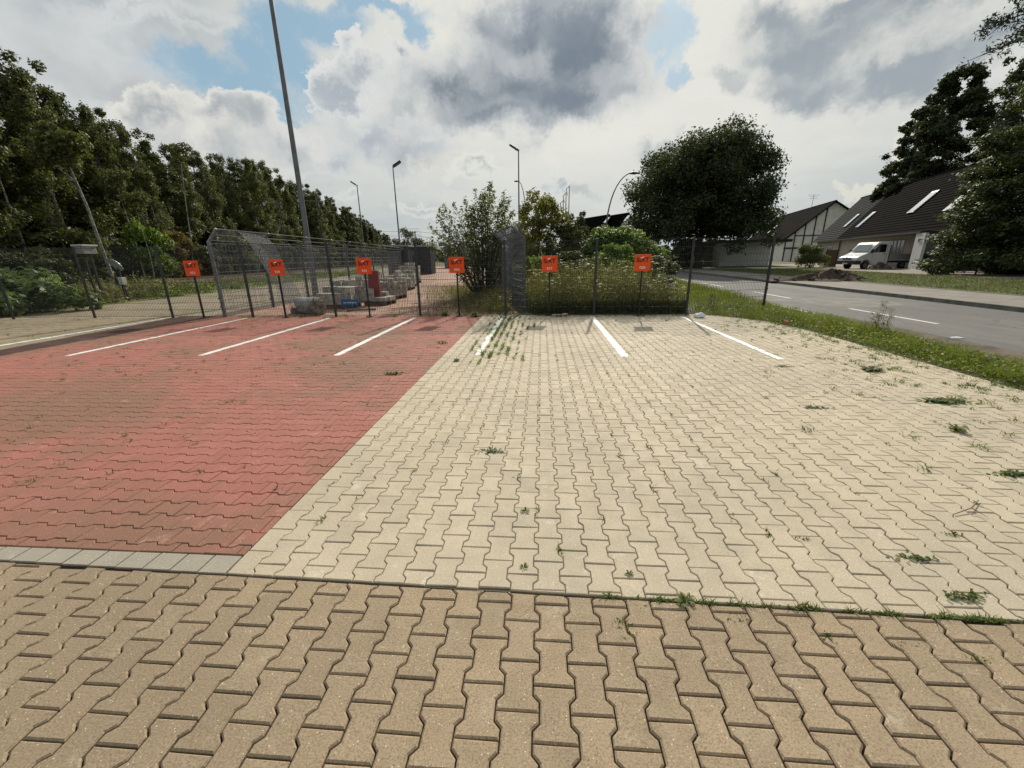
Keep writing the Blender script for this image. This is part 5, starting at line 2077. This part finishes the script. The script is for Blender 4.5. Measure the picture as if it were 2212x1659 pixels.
spire_bush('buddleia_bush', (-2.45, 17.3, 0), 2.35, 4.75, 60, .165, 71, L_BUD, 'loose arching shrub with pointed leafy tips behind the short grey fence', nl=150, aspect=.36)
p = P(1165, 440, 20)
cl = envelope_clumps(81, 60, 1.7, .5, 3.9, round_prof, .45, inner=.3) + [(-.25, 0, 4.2, .32), (.35, 0, 4.0, .3)]
plant('willow_bush', (-.15, 20, 0), 'dense yellow-green bush tree right of the loose arching shrub', 'shrub', None, limb_mesh((0, 0, 0), 4, .07, cl, 5, n_limb=18),
      BARK, clump_leaves(cl, 26000, .125, 82, aspect=.45, flat=1.0), L_YEL)
spire_bush('willow_bush', (.55, 20.6, 0), 1.3, 4.5, 22, .11, 75, L_BUD, 'thin upright sprigs sticking out above the yellow-green bush', nl=120, tw=.008, aspect=.3)
cl = envelope_clumps(91, 40, 1.15, .2, 3.1, round_prof, .45, inner=.3)
plant('elder_bush', (1.0, 19.2, 0), 'dark green bush in the middle below the flagpoles', 'shrub', None, limb_mesh((0, 0, 0), 3, .06, cl, 5), BARK, clump_leaves(cl, 14000, .12, 92, aspect=.5), L_FOR)
rr_ = random.Random(15)
cl = [(math.cos(a) * 2.2 * q, math.sin(a) * 1.3 * q, 2.55 - 1.1 * q * q + rr_.uniform(-.35, .35), rr_.uniform(.35, .6)) for a, q in [(rr_.uniform(0, 6.28), rr_.random() ** .5) for _ in range(64)]]
cl += [(math.cos(a) * 2.1, math.sin(a) * 1.2, rr_.uniform(.4, 1.6), .5) for a in [rr_.uniform(0, 6.28) for _ in range(26)]]
plant('hazel_bush', (3.75, 21.6, 0), 'wide fresh green bush with flat layered leaves in front of the big round tree', 'shrub', None, limb_mesh((0, 0, 0), 2.3, .06, cl, 6), BARK,
      clump_leaves(cl, 26000, .135, 93, aspect=.6, flat=.55, up=.9), L_HAZ)
for (x, y, s_, lb) in ((6.0, 27, 1.0, 'dark bush between the fresh green bush and the road'), (2.2, 30, 1.1, 'dark bush behind the fresh green bush, left part'), (4.6, 34, 1.2, 'dark bush behind the fresh green bush, right part'), (-1.2, 26, 1.0, 'dark bush behind the yellow-green bush tree')):
    shrub(0, (x, y, 0), (s_, s_, s_ * .95), lb, None, L_DARK)

# --- the big round tree
rr_ = random.Random(33)
cl = []
for i in range(150):
    u_ = rr_.uniform(-1, 1)
    a = rr_.uniform(0, 6.28)
    ca = math.sqrt(1 - u_ * u_)
    q = rr_.uniform(.55, .93) if rr_.random() < .8 else rr_.uniform(.1, .6)
    x, y, z = math.cos(a) * ca * q * 8.3, math.sin(a) * ca * q * 7.3, 8.2 + u_ * q * (6.3 if u_ > 0 else 5.2)
    wz = 1.0 if z > 7 else .93
    cl.append((x * wz, y * wz, z, rr_.uniform(1.1, 1.9)))
for i in range(70):      # broad skirt reaching low
    a = rr_.uniform(0, 6.28)
    q = rr_.uniform(.45, .97)
    cl.append((math.cos(a) * q * 9.0, math.sin(a) * q * 7.6, rr_.uniform(3.2, 7.6) - (1.0 if math.cos(a) > 0 else 0) * rr_.random(), rr_.uniform(.9, 1.5)))
p = P(1508, 560, 50)
plant('chestnut_tree', (p[0], 50, 0.1), 'huge round dark broadleaf tree standing beside the road', 'tree', None, limb_mesh((0, 0, 0), 12, .42, cl, 8, n_limb=50), BARK,
      clump_leaves(cl, 120000, .27, 94, aspect=.62, flat=.85, shell=.35), L_DARK)
for (px, wy, s_, lb) in ((1450, 48, 1.4, 'dark shrub in the shade under the left of the big round tree'), (1492, 52, 1.3, 'dark shrub in the shade under the middle of the big round tree'), (1535, 58, 1.3, 'dark shrub before the outbuilding under the big round tree'), (1405, 50, 1.5, 'dark shrub left of the big round tree, behind the fresh green bush')):
    p = P(px, 560, wy)
    shrub(2, (p[0], wy, 0.1), (s_, s_, s_ * .9), lb, None, L_DARK)
# small tree by the flagpoles
cl = envelope_clumps(120, 26, 2.4, 1.8, 7.4, round_prof, .95, inner=.3)
p = P(1247, 560, 60)
plant('broadleaf_tree', (p[0], 60, 0), 'small dark tree right of the flagpoles', 'tree', None, limb_mesh((0, 0, 0), 7.5, .14, cl, 9), BARK, clump_leaves(cl, 8000, .26, 121, aspect=.6), L_DARK)

# --- trees behind and beside the row house
fk = [('tall dark tree rising behind the brown roof, left one with open gaps', 46.0, 60, 4.2, 6.0, 18.3, 90, 26000, 130, .85), ('taller dark tree behind the brown roof, right of the gappy one', 51.0, 62, 5.6, 6.0, 23.0, 130, 42000, 131, 1.0),
      ('tallest dark tree behind the house, reaching the right edge', 58.5, 60, 7.5, 6.0, 27.5, 150, 42000, 132, 1.2), ('dark tree behind the small end house at the right edge', 47.5, 41, 6.0, 3.0, 20.5, 140, 44000, 133, 1.0),
      ('dark tree filling the right edge behind the giant leafy shrub', 40.5, 31.5, 5.6, 1.5, 18.0, 150, 50000, 135, .95),
      ('dark tree between the two tallest trees behind the house', 55.0, 55, 5.5, 6.0, 20.0, 110, 30000, 134, 1.1)]
for lb, x, y, R_, z0, z1, n, nl, sd_, rc_ in fk:
    cl = envelope_clumps(sd_, n, R_, z0, z1 - .6, lambda q: round_prof(q) * (1 - .35 * q), rc_, inner=.35)
    plant('broadleaf_tree', (x, y, .16), lb, 'tree', 'trees behind the row house', limb_mesh((0, 0, 0), z1, .3, cl, sd_, n_limb=26), BARK, clump_leaves(cl, nl, .34, sd_ + 50, aspect=.6, flat=.85, shell=.35), L_DARK)
# leafy giant shrub at the right edge
rr_ = random.Random(77)
cl = []
for i in range(430):
    q = rr_.random() ** .9
    z = .4 + 12.8 * q
    Rq = float(np.interp(z, [0, 1.5, 3.0, 4.5, 6.6, 9.3, 11.5, 13.4], [8.2, 9.0, 8.3, 7.7, 7.2, 6.6, 4.6, 1.5]))
    a = rr_.uniform(0, 6.28)
    f2 = rr_.uniform(.60, 1)
    cl.append((math.cos(a) * Rq * f2, math.sin(a) * Rq * f2 * .62, z, rr_.uniform(.55, 1.1)))
plant('hornbeam_bush', (33.3, 28.4, .16), 'giant leafy shrub with flat pale-tipped sprays, covering the right end of the house', 'shrub', None, limb_mesh((0, 0, 0), 11, .2, cl, 10, n_limb=40), BARK,
      clump_leaves(cl, 170000, .20, 95, aspect=.55, flat=.5, up=1.0, shell=.5), L_OAK)
cl = [(rr_.uniform(-2.6, 3), rr_.uniform(-1.5, 1.5), rr_.uniform(.2, .9), rr_.uniform(.5, .8)) for _ in range(22)] + [(rr_.uniform(-.8, 3.2), rr_.uniform(-1, 1.5), rr_.uniform(1.0, 3.3), rr_.uniform(.5, .9)) for _ in range(26)]
plant('low_bush', (27.3, 28.6, .15), 'low spreading shrub at the left foot of the giant leafy shrub', 'shrub', None, limb_mesh((0, 0, 0), 1, .05, cl, 10), BARK, clump_leaves(cl, 20000, .17, 96, aspect=.5, flat=.5, up=.9), L_OAK)
p = P(1752, 560, 46)
cl = envelope_clumps(140, 34, 2.0, .1, 2.1, lambda q: 1 - .5 * q, .65, inner=.3)
plant('garden_shrub', (p[0], 46, .16), 'dense green garden shrub left of the white van', 'shrub', None, limb_mesh((0, 0, 0), 2, .05, cl, 10), BARK, clump_leaves(cl, 7000, .16, 141, aspect=.5), L_FORB)

# conifer reaching in at the upper right
t = empty('pine_tree', (23.0, 19.2, .16))
tag(t, 'conifer with ragged needle branches hanging into the upper right corner', 'tree')
mb = MB()
mb.tube([(0, 0, 0), (0, 0, 8), (0, 0, 17)], [.32, .22, .05], 10)
P_, N_ = [], []
rr_ = random.Random(55)
br = []
for i in range(46):
    z = rr_.uniform(7.5, 16)
    L = (17.5 - z) * .62 + 1.2
    br.append((rr_.uniform(0, 6.28), z, L))
br += [(math.radians(178), 9.0, 6.2), (math.radians(184), 10.0, 5.9), (math.radians(172), 10.9, 5.6), (math.radians(190), 9.6, 5.2), (math.radians(180), 8.6, 5.0)]
for a, z, L in br:
    d_ = Vector((math.cos(a), math.sin(a), 0))
    s0 = Vector((0, 0, z))
    pts = [s0, s0 + d_ * L * .4 + Vector((0, 0, .15)), s0 + d_ * L * .75 + Vector((0, 0, .0)), s0 + d_ * L + Vector((0, 0, -.25))]
    mb.tube(pts, [.06, .045, .03, .01], 5, caps=False)
    for k_ in range(26):
        q = rr_.uniform(.25, 1.0)
        f2 = q * 3
        j = min(2, int(f2))
        c = pts[j].lerp(pts[j + 1], f2 - j)
        sd_ = Vector((-d_.y, d_.x, 0)) * rr_.uniform(-1, 1) * (1.15 - q) * L * .33
        tw = c + sd_ + Vector((0, 0, rr_.uniform(-.25, .12)))
        for n2 in range(20):
            P_.append(tw + Vector((rr_.gauss(0, .13), rr_.gauss(0, .13), rr_.gauss(0, .09))))
            N_.append((rr_.gauss(0, 1), rr_.gauss(0, 1), rr_.gauss(0, 1)))
mb.build('trunk', BARK, t)
v_, f_ = leaf_quads(np.array([tuple(q) for q in P_]), nrm(np.array(N_)), .17, np.random.default_rng(5), .3, .1)
mesh_np('crown', v_, f_, leaf_mat('pine needles', (0.018, 0.030, 0.018), (0.035, 0.050, 0.028), None, .1), t)

# --- far trees on the horizon
for i, (px, py, wy, w, lb) in enumerate(((880, 488, 90, 3.6, 'round dome-shaped tree behind the first dark shed'), (850, 512, 120, 3.0, 'distant low tree between the wood and the dome-shaped tree'), (925, 520, 150, 4.5, 'distant tree just right of the dome-shaped tree'),
                                         (958, 519, 150, 3.0, 'distant small tree above the far cabin'), (985, 524, 140, 4.0, 'distant tree between the far cabin and the arching shrub'), (905, 528, 130, 5.0, 'distant wide low tree behind the two dark sheds'),
                                         (1290, 520, 100, 4.0, 'distant low tree in front of the far gable houses'), (1010, 516, 130, 4.5, 'distant tree seen through the arching shrub'), (1060, 512, 130, 5, 'distant tree behind the middle of the arching shrub'))):
    p = P(px, py, wy)
    cl = envelope_clumps(700 + i, 22, w, .8, p[2] - .8, round_prof, w * .34, inner=.3)
    plant('far_tree', (p[0], wy, 0), lb, 'tree', 'distant trees', limb_mesh((0, 0, 0), p[2], .15, cl, 11), BARK, clump_leaves(cl, 3600, w * .095, 720 + i, aspect=.65), L_FOR if i == 0 else L_OAK)
cl = [(-75 + i * 3.3 + rf_.uniform(-1, 1), 165 + rf_.uniform(-8, 8), 1.2, rf_.uniform(2.2, 3.6)) for i in range(80)]
v_, f_ = clump_leaves(cl, 26000, .6, 800, aspect=.7)
tag(mesh_np('far_wood', v_, f_, L_FOR), 'low band of distant woodland on the horizon', 'woodland', kind='stuff')
cl = [(-17 + i * 1.2 + rf_.uniform(-.5, .5), 84 + rf_.uniform(-2, 2), .7, rf_.uniform(.7, 1.4)) for i in range(24)]
v_, f_ = clump_leaves(cl, 14000, .28, 801, aspect=.7)
tag(mesh_np('hedge', v_, f_, L_DARK), 'dark hedge closing the far end of the yard', 'hedge')


# --- blades, meadow, verge
def blades(pts, h, w, rng, lean=.35):
    n = len(pts)
    a = rng.uniform(0, 2 * np.pi, n)
    s = np.stack([np.cos(a), np.sin(a), np.zeros(n)], 1) * (w * rng.uniform(.6, 1.3, n))[:, None] * .5
    b_ = rng.uniform(0, 2 * np.pi, n)
    hh = h * rng.uniform(.5, 1.25, n)
    d = np.stack([np.cos(b_) * lean, np.sin(b_) * lean, np.ones(n)], 1)
    mid = pts + d * (hh * .55)[:, None] * np.array([.6, .6, 1])
    tip = pts + d * hh[:, None] * np.array([1.5, 1.5, .95])
    V = np.empty((n, 6, 3))
    V[:, 0], V[:, 1] = pts - s, pts + s
    V[:, 2], V[:, 3] = mid + s * .75, mid - s * .75
    V[:, 4], V[:, 5] = tip + s * .12, tip - s * .12
    base = (np.arange(n) * 6)[:, None]
    F = np.concatenate([base + np.array([[0, 1, 2, 3]]), base + np.array([[3, 2, 4, 5]])])
    return V.reshape(-1, 3), F


def merge(parts):
    V, F, o_ = [], [], 0
    for v, f in parts:
        V.append(v)
        F.append(f + o_)
        o_ += len(v)
    return np.concatenate(V), np.concatenate(F)


rng = np.random.default_rng(21)
# meadow: tall flowering weeds behind the fence
def meadow_pts(n, y0=12.05, y1=24, pw=1.6):
    y = y0 + (y1 - y0) * rng.uniform(0, 1, n) ** pw
    xl = -0.35 - (y - 12.7) * .245
    xr = 4.15 + (y - 12.0) * .26
    x = xl + (xr - xl) * rng.uniform(0, 1, n)
    return np.stack([x, y, np.full(n, -.02)], 1)


parts = []
def mh(p):      # uneven height of the weed patch
    x, y = p[:, 0], p[:, 1]
    return (.86 + .26 * np.sin(x * 1.9 + 1.0) * np.cos(y * 1.1) + .20 * np.sin(x * 4.7 + y * 2.3) + .13 * np.sin(x * 11.3 - y * 5.1)) * np.clip((5.2 + (y - 12) * .26 - x) / 2.6, .30, 1)


pt = meadow_pts(9500)
v_, f_ = blades(pt, 1.12 * mh(pt), .009, rng, .14)
tag(mesh_np('meadow_stalks', v_, f_, L_STRAW), 'tall straw-coloured and green stalks of the weed patch behind the fence', 'ground cover', kind='stuff')
pt = meadow_pts(64000)
pt[:, 2] = rng.uniform(0, 1, len(pt)) ** 1.25 * 1.25 * mh(pt)
v_, f_ = leaf_quads(pt, nrm(rng.normal(size=(len(pt), 3)) + np.array([0, 0, .4])), .070, rng, .30, .5)
tag(mesh_np('meadow_leaves', v_, f_, L_MEAD), 'green leafy weeds filling the patch behind the fence', 'ground cover', kind='stuff')
pt = meadow_pts(6500, 12.02, 12.6, 1)
pt[:, 2] = rng.uniform(0, .35, len(pt))
v_, f_ = leaf_quads(pt, nrm(rng.normal(size=(len(pt), 3)) + np.array([0, 0, .6])), .085, rng, .45, .1)
tag(mesh_np('bindweed', v_, f_, L_FOR), 'low dark creeper leaves along the foot of the fence', 'ground cover', kind='stuff')


def umbels(pts, r, rng, per=16):
    P_, N_ = [], []
    out = []
    for c in pts:
        rr2 = r * rng.uniform(.6, 1.3)
        a = rng.uniform(0, 2 * np.pi, per)
        q = np.sqrt(rng.uniform(0, 1, per)) * rr2
        pp = np.stack([c[0] + np.cos(a) * q, c[1] + np.sin(a) * q, c[2] - q * q / r * .25 + rng.uniform(-.004, .004, per)], 1)
        out.append(pp)
    pp = np.concatenate(out)
    return leaf_quads(pp, nrm(rng.normal(size=(len(pp), 3)) * .25 + np.array([0, 0, 1])), r * .62, rng, .8)


pt = meadow_pts(330, 12.06, 17, 1.9)
pt[:, 2] = (rng.uniform(.55, 1.30, len(pt)) + .25 * (rng.uniform(0, 1, len(pt)) > .88)) * np.clip(mh(pt) + .12, .5, 1.3)
# a taller group near the right end and one by the left
ex = np.array([[3.1 + rng.uniform(-.1, 1.0), 12.6 + rng.uniform(0, 1.2), rng.uniform(1.2, 1.6)] for _ in range(26)] + [[-.1 + rng.uniform(-.2, .4), 12.8, rng.uniform(.7, 1.35)] for _ in range(14)])
pt = np.concatenate([pt, ex])
v_, f_ = umbels(pt, .050, rng)
tag(mesh_np('umbel_flowers', v_, f_, L_WHITE), 'scattered flat white flower heads over the weed patch behind the fence', 'flowers', kind='stuff')
st = pt.copy()
st[:, 2] = 0
V, F = [], []
for c in pt:
    b_ = len(V)
    dx, dy = rng.uniform(-.12, .12, 2)
    V += [(c[0] + dx - .003, c[1] + dy, 0), (c[0] + dx + .003, c[1] + dy, 0), (c[0] + .002, c[1], c[2]), (c[0] - .002, c[1], c[2])]
    F.append((b_, b_ + 1, b_ + 2, b_ + 3))
tag(mesh_np('flower_stems', V, F, L_MEAD), 'thin stems carrying the white flower heads', 'ground cover', kind='stuff')
pt = meadow_pts(50, 13, 18, 1)
pt[:, 2] = rng.uniform(1.1, 1.45, len(pt))
v_, f_ = umbels(pt, .03, rng, 8)
tag(mesh_np('yellow_flowers', v_, f_, L_YFLO), 'sparse yellow flowers on top of the weed patch', 'flowers', kind='stuff')

for (x, y, s_, lb) in ((-19.5, 15.6, .62, 'leafy bush hiding the legs of the pale relay cabinet'), (1.1, 16.2, .62, 'leafy bush among the weeds behind bay sign 027'), (-.3, 15.4, .55, 'leafy bush among the weeds next to the short grey fence'), (2.9, 17.6, .7, 'brighter green leafy bush among the weeds, right of the middle fence post'), (4.6, 17.0, .55, 'leafy bush at the road side of the weed patch')):
    shrub(1, (x, y, 0), (s_, s_, s_ * 1.05), lb, None, L_HAZ if x in (2.9, -.3) else L_FOR)
# tall single stalks standing above the patch
pt = meadow_pts(420, 12.1, 18, 1.2)
pt = pt[pt[:, 0] < 3.1 + (pt[:, 1] - 12) * .26]
V_, F_ = blades(pt, rng.uniform(1.1, 1.7, len(pt)), .012, rng, .08)
tops = []
for c in pt:
    hh_ = rng.uniform(1.0, 1.55)
    for _ in range(14):
        tops.append((c[0] + rng.normal(0, .03), c[1] + rng.normal(0, .03), hh_ * rng.uniform(.45, 1.0)))
tops = np.array(tops)
a2, b2_ = leaf_quads(tops, nrm(rng.normal(size=tops.shape)), .085, rng, .28, .3)
v_, f_ = merge([(V_, F_), (a2, b2_)])
tag(mesh_np('tall_stalks', v_, f_, L_MEAD), 'single taller weed stalks standing above the patch behind the fence', 'ground cover', kind='stuff')
# weeds along the right side of the yard, round the foot of the arching shrub
n = 9000
y = rng.uniform(12.1, 22, n)
x = -0.9 - (y - 12.7) * .22 - np.abs(rng.normal(0, .8, n))
z = rng.uniform(0, 1, n) ** 1.5 * (.75 * np.exp(-np.abs(x + .9 + (y - 12.7) * .22) * .9))
v_, f_ = leaf_quads(np.stack([x, y, z], 1), nrm(rng.normal(size=(n, 3)) * .7 + np.array([0, 0, .6])), .085, rng, .4, .2)
n2 = 5000
y = rng.uniform(12.1, 24, n2)
x = -1.0 - (y - 12.7) * .22 - np.abs(rng.normal(0, 1.4, n2))
v3, f3 = blades(np.stack([x, y, np.zeros(n2)], 1), np.full(n2, .28), .009, rng, .4)
v_, f_ = merge([(v_, f_), (v3, f3)])
tag(mesh_np('yard_weeds', v_, f_, L_MEAD), 'weeds along the right side of the yard around the arching shrub', 'ground cover', kind='stuff')

# verge grass between the bays and the road
def in_verge(n, y0, y1):
    y = rng.uniform(y0, y1, n)
    xl = np.interp(y, [2, 5.2, 7.0, 9.3, 10.9, 11.5, 12.1, 22, 30], [5.9, 5.95, 5.95, 5.95, 5.45, 4.9, 4.35, 6.8, 8.0])
    xr = np.interp(y, [2, 5.2, 6.2, 10, 12.3, 15.5, 24, 30], [6.7, 6.85, 6.95, 7.35, 7.5, 7.7, 8.0, 8.6])
    q = rng.uniform(0, 1, n)
    return np.stack([xl + (xr - xl) * q, y, np.full(n, -.02)], 1), q


parts = []
pt, q = in_verge(26000, 2.5, 16)
cl2 = .5 + .5 * np.sin(pt[:, 0] * 7 + 2 * np.sin(pt[:, 1] * 2.3)) * np.sin(pt[:, 1] * 4.1)
keep = rng.uniform(0, 1, len(pt)) < .35 + .65 * cl2
pt, q, cl2 = pt[keep], q[keep], cl2[keep]
v_, f_ = blades(pt, .07 + .10 * np.sin(q * 3.14) + .13 * cl2, .008, rng, .5)
parts.append((v_, f_))
pt, q = in_verge(9000, 16, 30)
parts.append(blades(pt, np.full(len(pt), .28), .018, rng, .4))
pt, q = in_verge(5000, 2.5, 13)
pt = pt[q < .35]
pt[:, 0] -= rng.uniform(0, .35, len(pt))
parts.append(blades(pt, np.full(len(pt), .07), .010, rng, .9))
v_, f_ = merge(parts)
tag(mesh_np('verge_grass', v_, f_, L_GRASS), 'bright green grass verge between the paved bays and the road', 'grass', kind='stuff')
pt, q = in_verge(9000, 2.5, 14)
pt[:, 2] = rng.uniform(0, .10, len(pt)) * (1 + np.sin(q * 3.14))
pt[:, 0] -= .12
v_, f_ = leaf_quads(pt, nrm(rng.normal(size=(len(pt), 3)) * .5 + np.array([0, 0, 1])), .045, rng, .7)
tag(mesh_np('verge_leaves', v_, f_, L_GRASS), 'low clover leaves in the grass verge', 'ground cover', kind='stuff')
sheet('verge_soil', [(5.75, 0), (6.8, 0), (6.85, 5.2), (7.35, 10), (7.62, 14), (8.3, 30), (4.2, 30), (4.2, 12.0), (4.9, 11.6), (5.7, 10.6), (5.85, 9)], 0.003, mat('verge soil', (0.07, 0.055, 0.03), .95, col2=(0.05, 0.06, 0.02), scale=6))
pt = np.array([[6.15 + rng.uniform(-.25, .35), rng.uniform(4.6, 8.2), rng.uniform(.06, .14)] for _ in range(36)])
v_, f_ = umbels(pt, .022, rng, 8)
tag(mesh_np('clover_flowers', v_, f_, L_WHITE), 'small white flowers in the grass verge at the right', 'flowers', kind='stuff')
spire_bush('tall_weed', (6.75, 8.6, 0), .32, .75, 12, .05, 5, L_MEAD, 'tall thin weed standing out of the grass verge by the road', nl=40, tw=.004)
spire_bush('tall_weed', (5.1, 12.6, 0), .25, .85, 9, .05, 6, L_MEAD, 'tall brownish weed behind the right part of the fence', nl=30, tw=.004)
# lawn grass beyond the road
n = 26000
y = 13 + 30 * rng.uniform(0, 1, n) ** 1.5
x = 16.8 + np.array([bend(q) for q in y]) + rng.uniform(0, 1, n) * (7.5)
z = np.interp(x, [16.5, 19.5, 26], [.09, .14, .16])
v_, f_ = blades(np.stack([x, y, z], 1), np.full(n, .10), .02, rng, .5)
tag(mesh_np('lawn_grass', v_, f_, leaf_mat('lawn blades', (0.060, 0.080, 0.020), (0.105, 0.120, 0.035), (0.17, 0.14, 0.07), .3)), 'short olive grass of the lawn beyond the road', 'grass', kind='stuff')

# --- weeds in the joints
tuft_pts, tuft_h = [], []


def tuft(x, y, n, spread, h, sy=None):
    for _ in range(n):
        tuft_pts.append((x + rf_.gauss(0, spread), y + rf_.gauss(0, sy or spread), -.006))
        tuft_h.append(h * rf_.uniform(.6, 1.2))


def cj(i):
    return BX + i * .14


for i in range(420):   # weedy columns in front of sign 026/027
    x = cj(int(min(11, max(3, rf_.gauss(6.6, 1.9)))))
    y = 6.2 + 5.5 * rf_.random() ** .8
    if rf_.random() < .35 + .4 * math.sin(y * 3.1 + x * 9) ** 2:
        tuft(x + rf_.choice((-.0125, .0125)), y, rf_.randint(4, 14), .012, rf_.uniform(.04, .11), .06)
for i in range(330):   # scattered over the cream bays
    x = cj(rf_.randint(1, 54))
    y = rf_.uniform(1.9, 11.7)
    tuft(x, y, rf_.randint(3, 9), .012, rf_.uniform(.012, .035), .03)
for i in range(420):   # right edge
    x = 6.0 - abs(rf_.gauss(0, 1.0))
    y = rf_.uniform(2.5, 11)
    tuft(x, y, rf_.randint(5, 16), .03, rf_.uniform(.025, .07), .03)
for i in range(430):   # red bays
    y = 1.84 + .14 * rf_.randint(5, 70)
    x = BX - rf_.uniform(.2, 7.5)
    w = .5 if y < 5 else 1
    if rf_.random() < w:
        tuft(x, y, rf_.randint(3, 9), .03, rf_.uniform(.02, .055), .012)
for i in range(120):
    x = -rf_.uniform(9.8, 16)
    tuft(x, rf_.uniform(8, 11.6), rf_.randint(3, 8), .04, rf_.uniform(.02, .05), .03)
for i in range(150):   # along the foot of the fence
    tuft(-9 + rf_.random() * 13, 11.75 + rf_.gauss(0, .12), rf_.randint(6, 16), .05, rf_.uniform(.04, .12), .04)
for i in range(44):    # the open joint between strip and cream bays
    x = rf_.choice((.36, .62, .70, .80, .98, 1.05, 1.25, 1.5, 1.62, 1.9, 2.0, 2.1, 2.25)) + rf_.gauss(0, .035)
    tuft(x, JY(x), rf_.randint(5, 14), .025, rf_.uniform(.012, .035), .006)
for (x, y) in ((.35, 1.5), (.37, 1.45), (.47, 1.62), (.9, 1.55), (1.3, 1.5), (1.6, 1.48), (1.85, 1.42), (2.1, 1.45)):
    for _ in range(3):
        tuft(x + rf_.uniform(-.05, .05), y + rf_.uniform(-.03, .03), 8, .02, .015, .008)
v_, f_ = blades(np.array(tuft_pts), np.array(tuft_h), .0055, rng, .65)
v2, f2_ = blades(np.array(tuft_pts)[::2] + np.array([0, 0, 0]), np.array(tuft_h)[::2] * .7, .014, rng, 1.2)
v_, f_ = merge([(v_, f_), (v2, f2_)])
tag(mesh_np('joint_weeds', v_, f_, L_WEED), 'small grasses and weeds growing in the joints of the paving', 'grass', kind='stuff')
# moss in the weedy joint
pt = np.array([(rf_.choice((.36, .62, .74, .80, .98, 1.05, 1.25, 1.5, 1.62, 1.9, 2.0, 2.1, 2.25, 2.5)) + rf_.gauss(0, .06), 0, 0) for _ in range(700)])
pt[:, 1] = JY(pt[:, 0]) + rng.normal(0, .006, len(pt))
pt[:, 2] = rng.uniform(-.012, .004, len(pt))
v_, f_ = leaf_quads(pt, nrm(rng.normal(size=(len(pt), 3)) + np.array([0, 0, 1])), .009, rng, .7)
tag(mesh_np('joint_moss', v_, f_, L_WEED), 'green moss and seedlings in the open joint across the paving', 'ground cover', kind='stuff')


def rosette(loc, r, h, n, label, seed, m=L_WEED, w=.16, creeping=False):
    rg = np.random.default_rng(seed)
    V, F = [], []
    for i in range(n):
        a = rg.uniform(0, 6.28)
        L = r * rg.uniform(.55, 1.15)
        up_ = h * rg.uniform(.2, 1.0)
        d_ = np.array([math.cos(a), math.sin(a) * (.45 if creeping else 1), 0])
        s_ = np.array([-math.sin(a), math.cos(a), 0]) * L * w
        o0 = np.array([rg.normal(0, r * (.5 if creeping else .06)), rg.normal(0, r * (.16 if creeping else .06)), 0])
        if creeping:
            L *= .35
            s_ *= .6
        p0, p1, p2, p3 = o0, o0 + d_ * L * .4 + [0, 0, up_ * .8], o0 + d_ * L * .8 + [0, 0, up_], o0 + d_ * L + [0, 0, up_ * .75]
        b_ = len(V)
        V += [p0 - s_ * .2, p0 + s_ * .2, p1 + s_ * .7, p1 - s_ * .7, p2 + s_, p2 - s_, p3 + s_ * .1, p3 - s_ * .1]
        F += [(b_, b_ + 1, b_ + 2, b_ + 3), (b_ + 3, b_ + 2, b_ + 4, b_ + 5), (b_ + 5, b_ + 4, b_ + 6, b_ + 7)]
    o = mesh_np('weed_clump', np.array(V), F, m)
    o.location = loc
    return tag(o, label, 'weed', 'single weed clumps on the paving')


RS = [((1480, 1300), .085, .035, 46, 'spiky green rosette in the open joint, right of the middle', 0), ((1060, 975), .17, .035, 60, 'creeping green clump in the cream paving near the middle', 1), ((1131, 1226), .045, .03, 14, 'small star-shaped seedling in the cream paving just above the open joint', 0),
      ((1358, 1240), .04, .03, 20, 'small dark weed close above the open joint', 0), ((1135, 1105), .05, .035, 20, 'tiny dark weed in the cream joints below the middle clump', 0), ((848, 808), .22, .06, 60, 'green clump on the red paving near its cream border', 1),
      ((988, 780), .10, .07, 36, 'dark green leafy weed on the cream edge beside the red paving', 0), ((955, 742), .16, .09, 46, 'pale grassy clump on the red paving near the far end', 1), ((2040, 868), .36, .06, 120, 'large dark green clump among the right-hand cream stones', 1),
      ((1757, 880), .22, .03, 60, 'flat creeping strip of weed at the right of the cream bays', 1), ((1692, 792), .22, .03, 50, 'flat weed just beyond the near end of the right bay line', 1), ((2190, 1025), .22, .04, 80, 'green clump at the right edge of the photo', 1),
      ((1985, 1208), .16, .03, 60, 'curved strip of weed in the lower right cream paving', 1), ((2060, 1155), .08, .03, 30, 'small green clump above the curved strip of weed', 1), ((1735, 1165), .07, .03, 26, 'small weed in a joint right of the middle', 1),
      ((2085, 1290), .15, .04, 60, 'weed clump above the right end of the open joint', 1), ((1883, 800), .22, .08, 60, 'upright weeds in the cream paving near the verge, left group', 0), ((2065, 930), .14, .09, 24, 'dark upright weed below the large clump at the right', 0),
      ((1025, 684), .26, .20, 80, 'tuft of grass where the red and cream paving meet the fence', 0), ((962, 682), .28, .18, 80, 'grass tuft at the fence in front of bay sign 026', 0)]
for i, (px, r, h, n, lb, cr_) in enumerate(RS):
    g_ = G(*px)
    r, h = r * .62, h * .7
    rosette((g_[0], g_[1], -.004), r, h, n, lb, 900 + i, L_GRASS if i in (18, 19, 0) else L_WEED, w=.10 if i in (0, 18, 19) else .17, creeping=bool(cr_))
# dry twig on the paving
g_ = G(2100, 1105)
mb = MB()
mb.tube([(g_[0] - .16, g_[1] - .05, .008), (g_[0], g_[1] + .01, .02), (g_[0] + .15, g_[1] + .12, .012)], [.003, .004, .002], 5)
mb.tube([(g_[0], g_[1] + .01, .02), (g_[0] + .02, g_[1] - .08, .01)], [.003, .001], 5)
tag(mb.build('dry_twig', M_WOOD), 'thin dry twig lying on the cream paving at the right', 'twig')
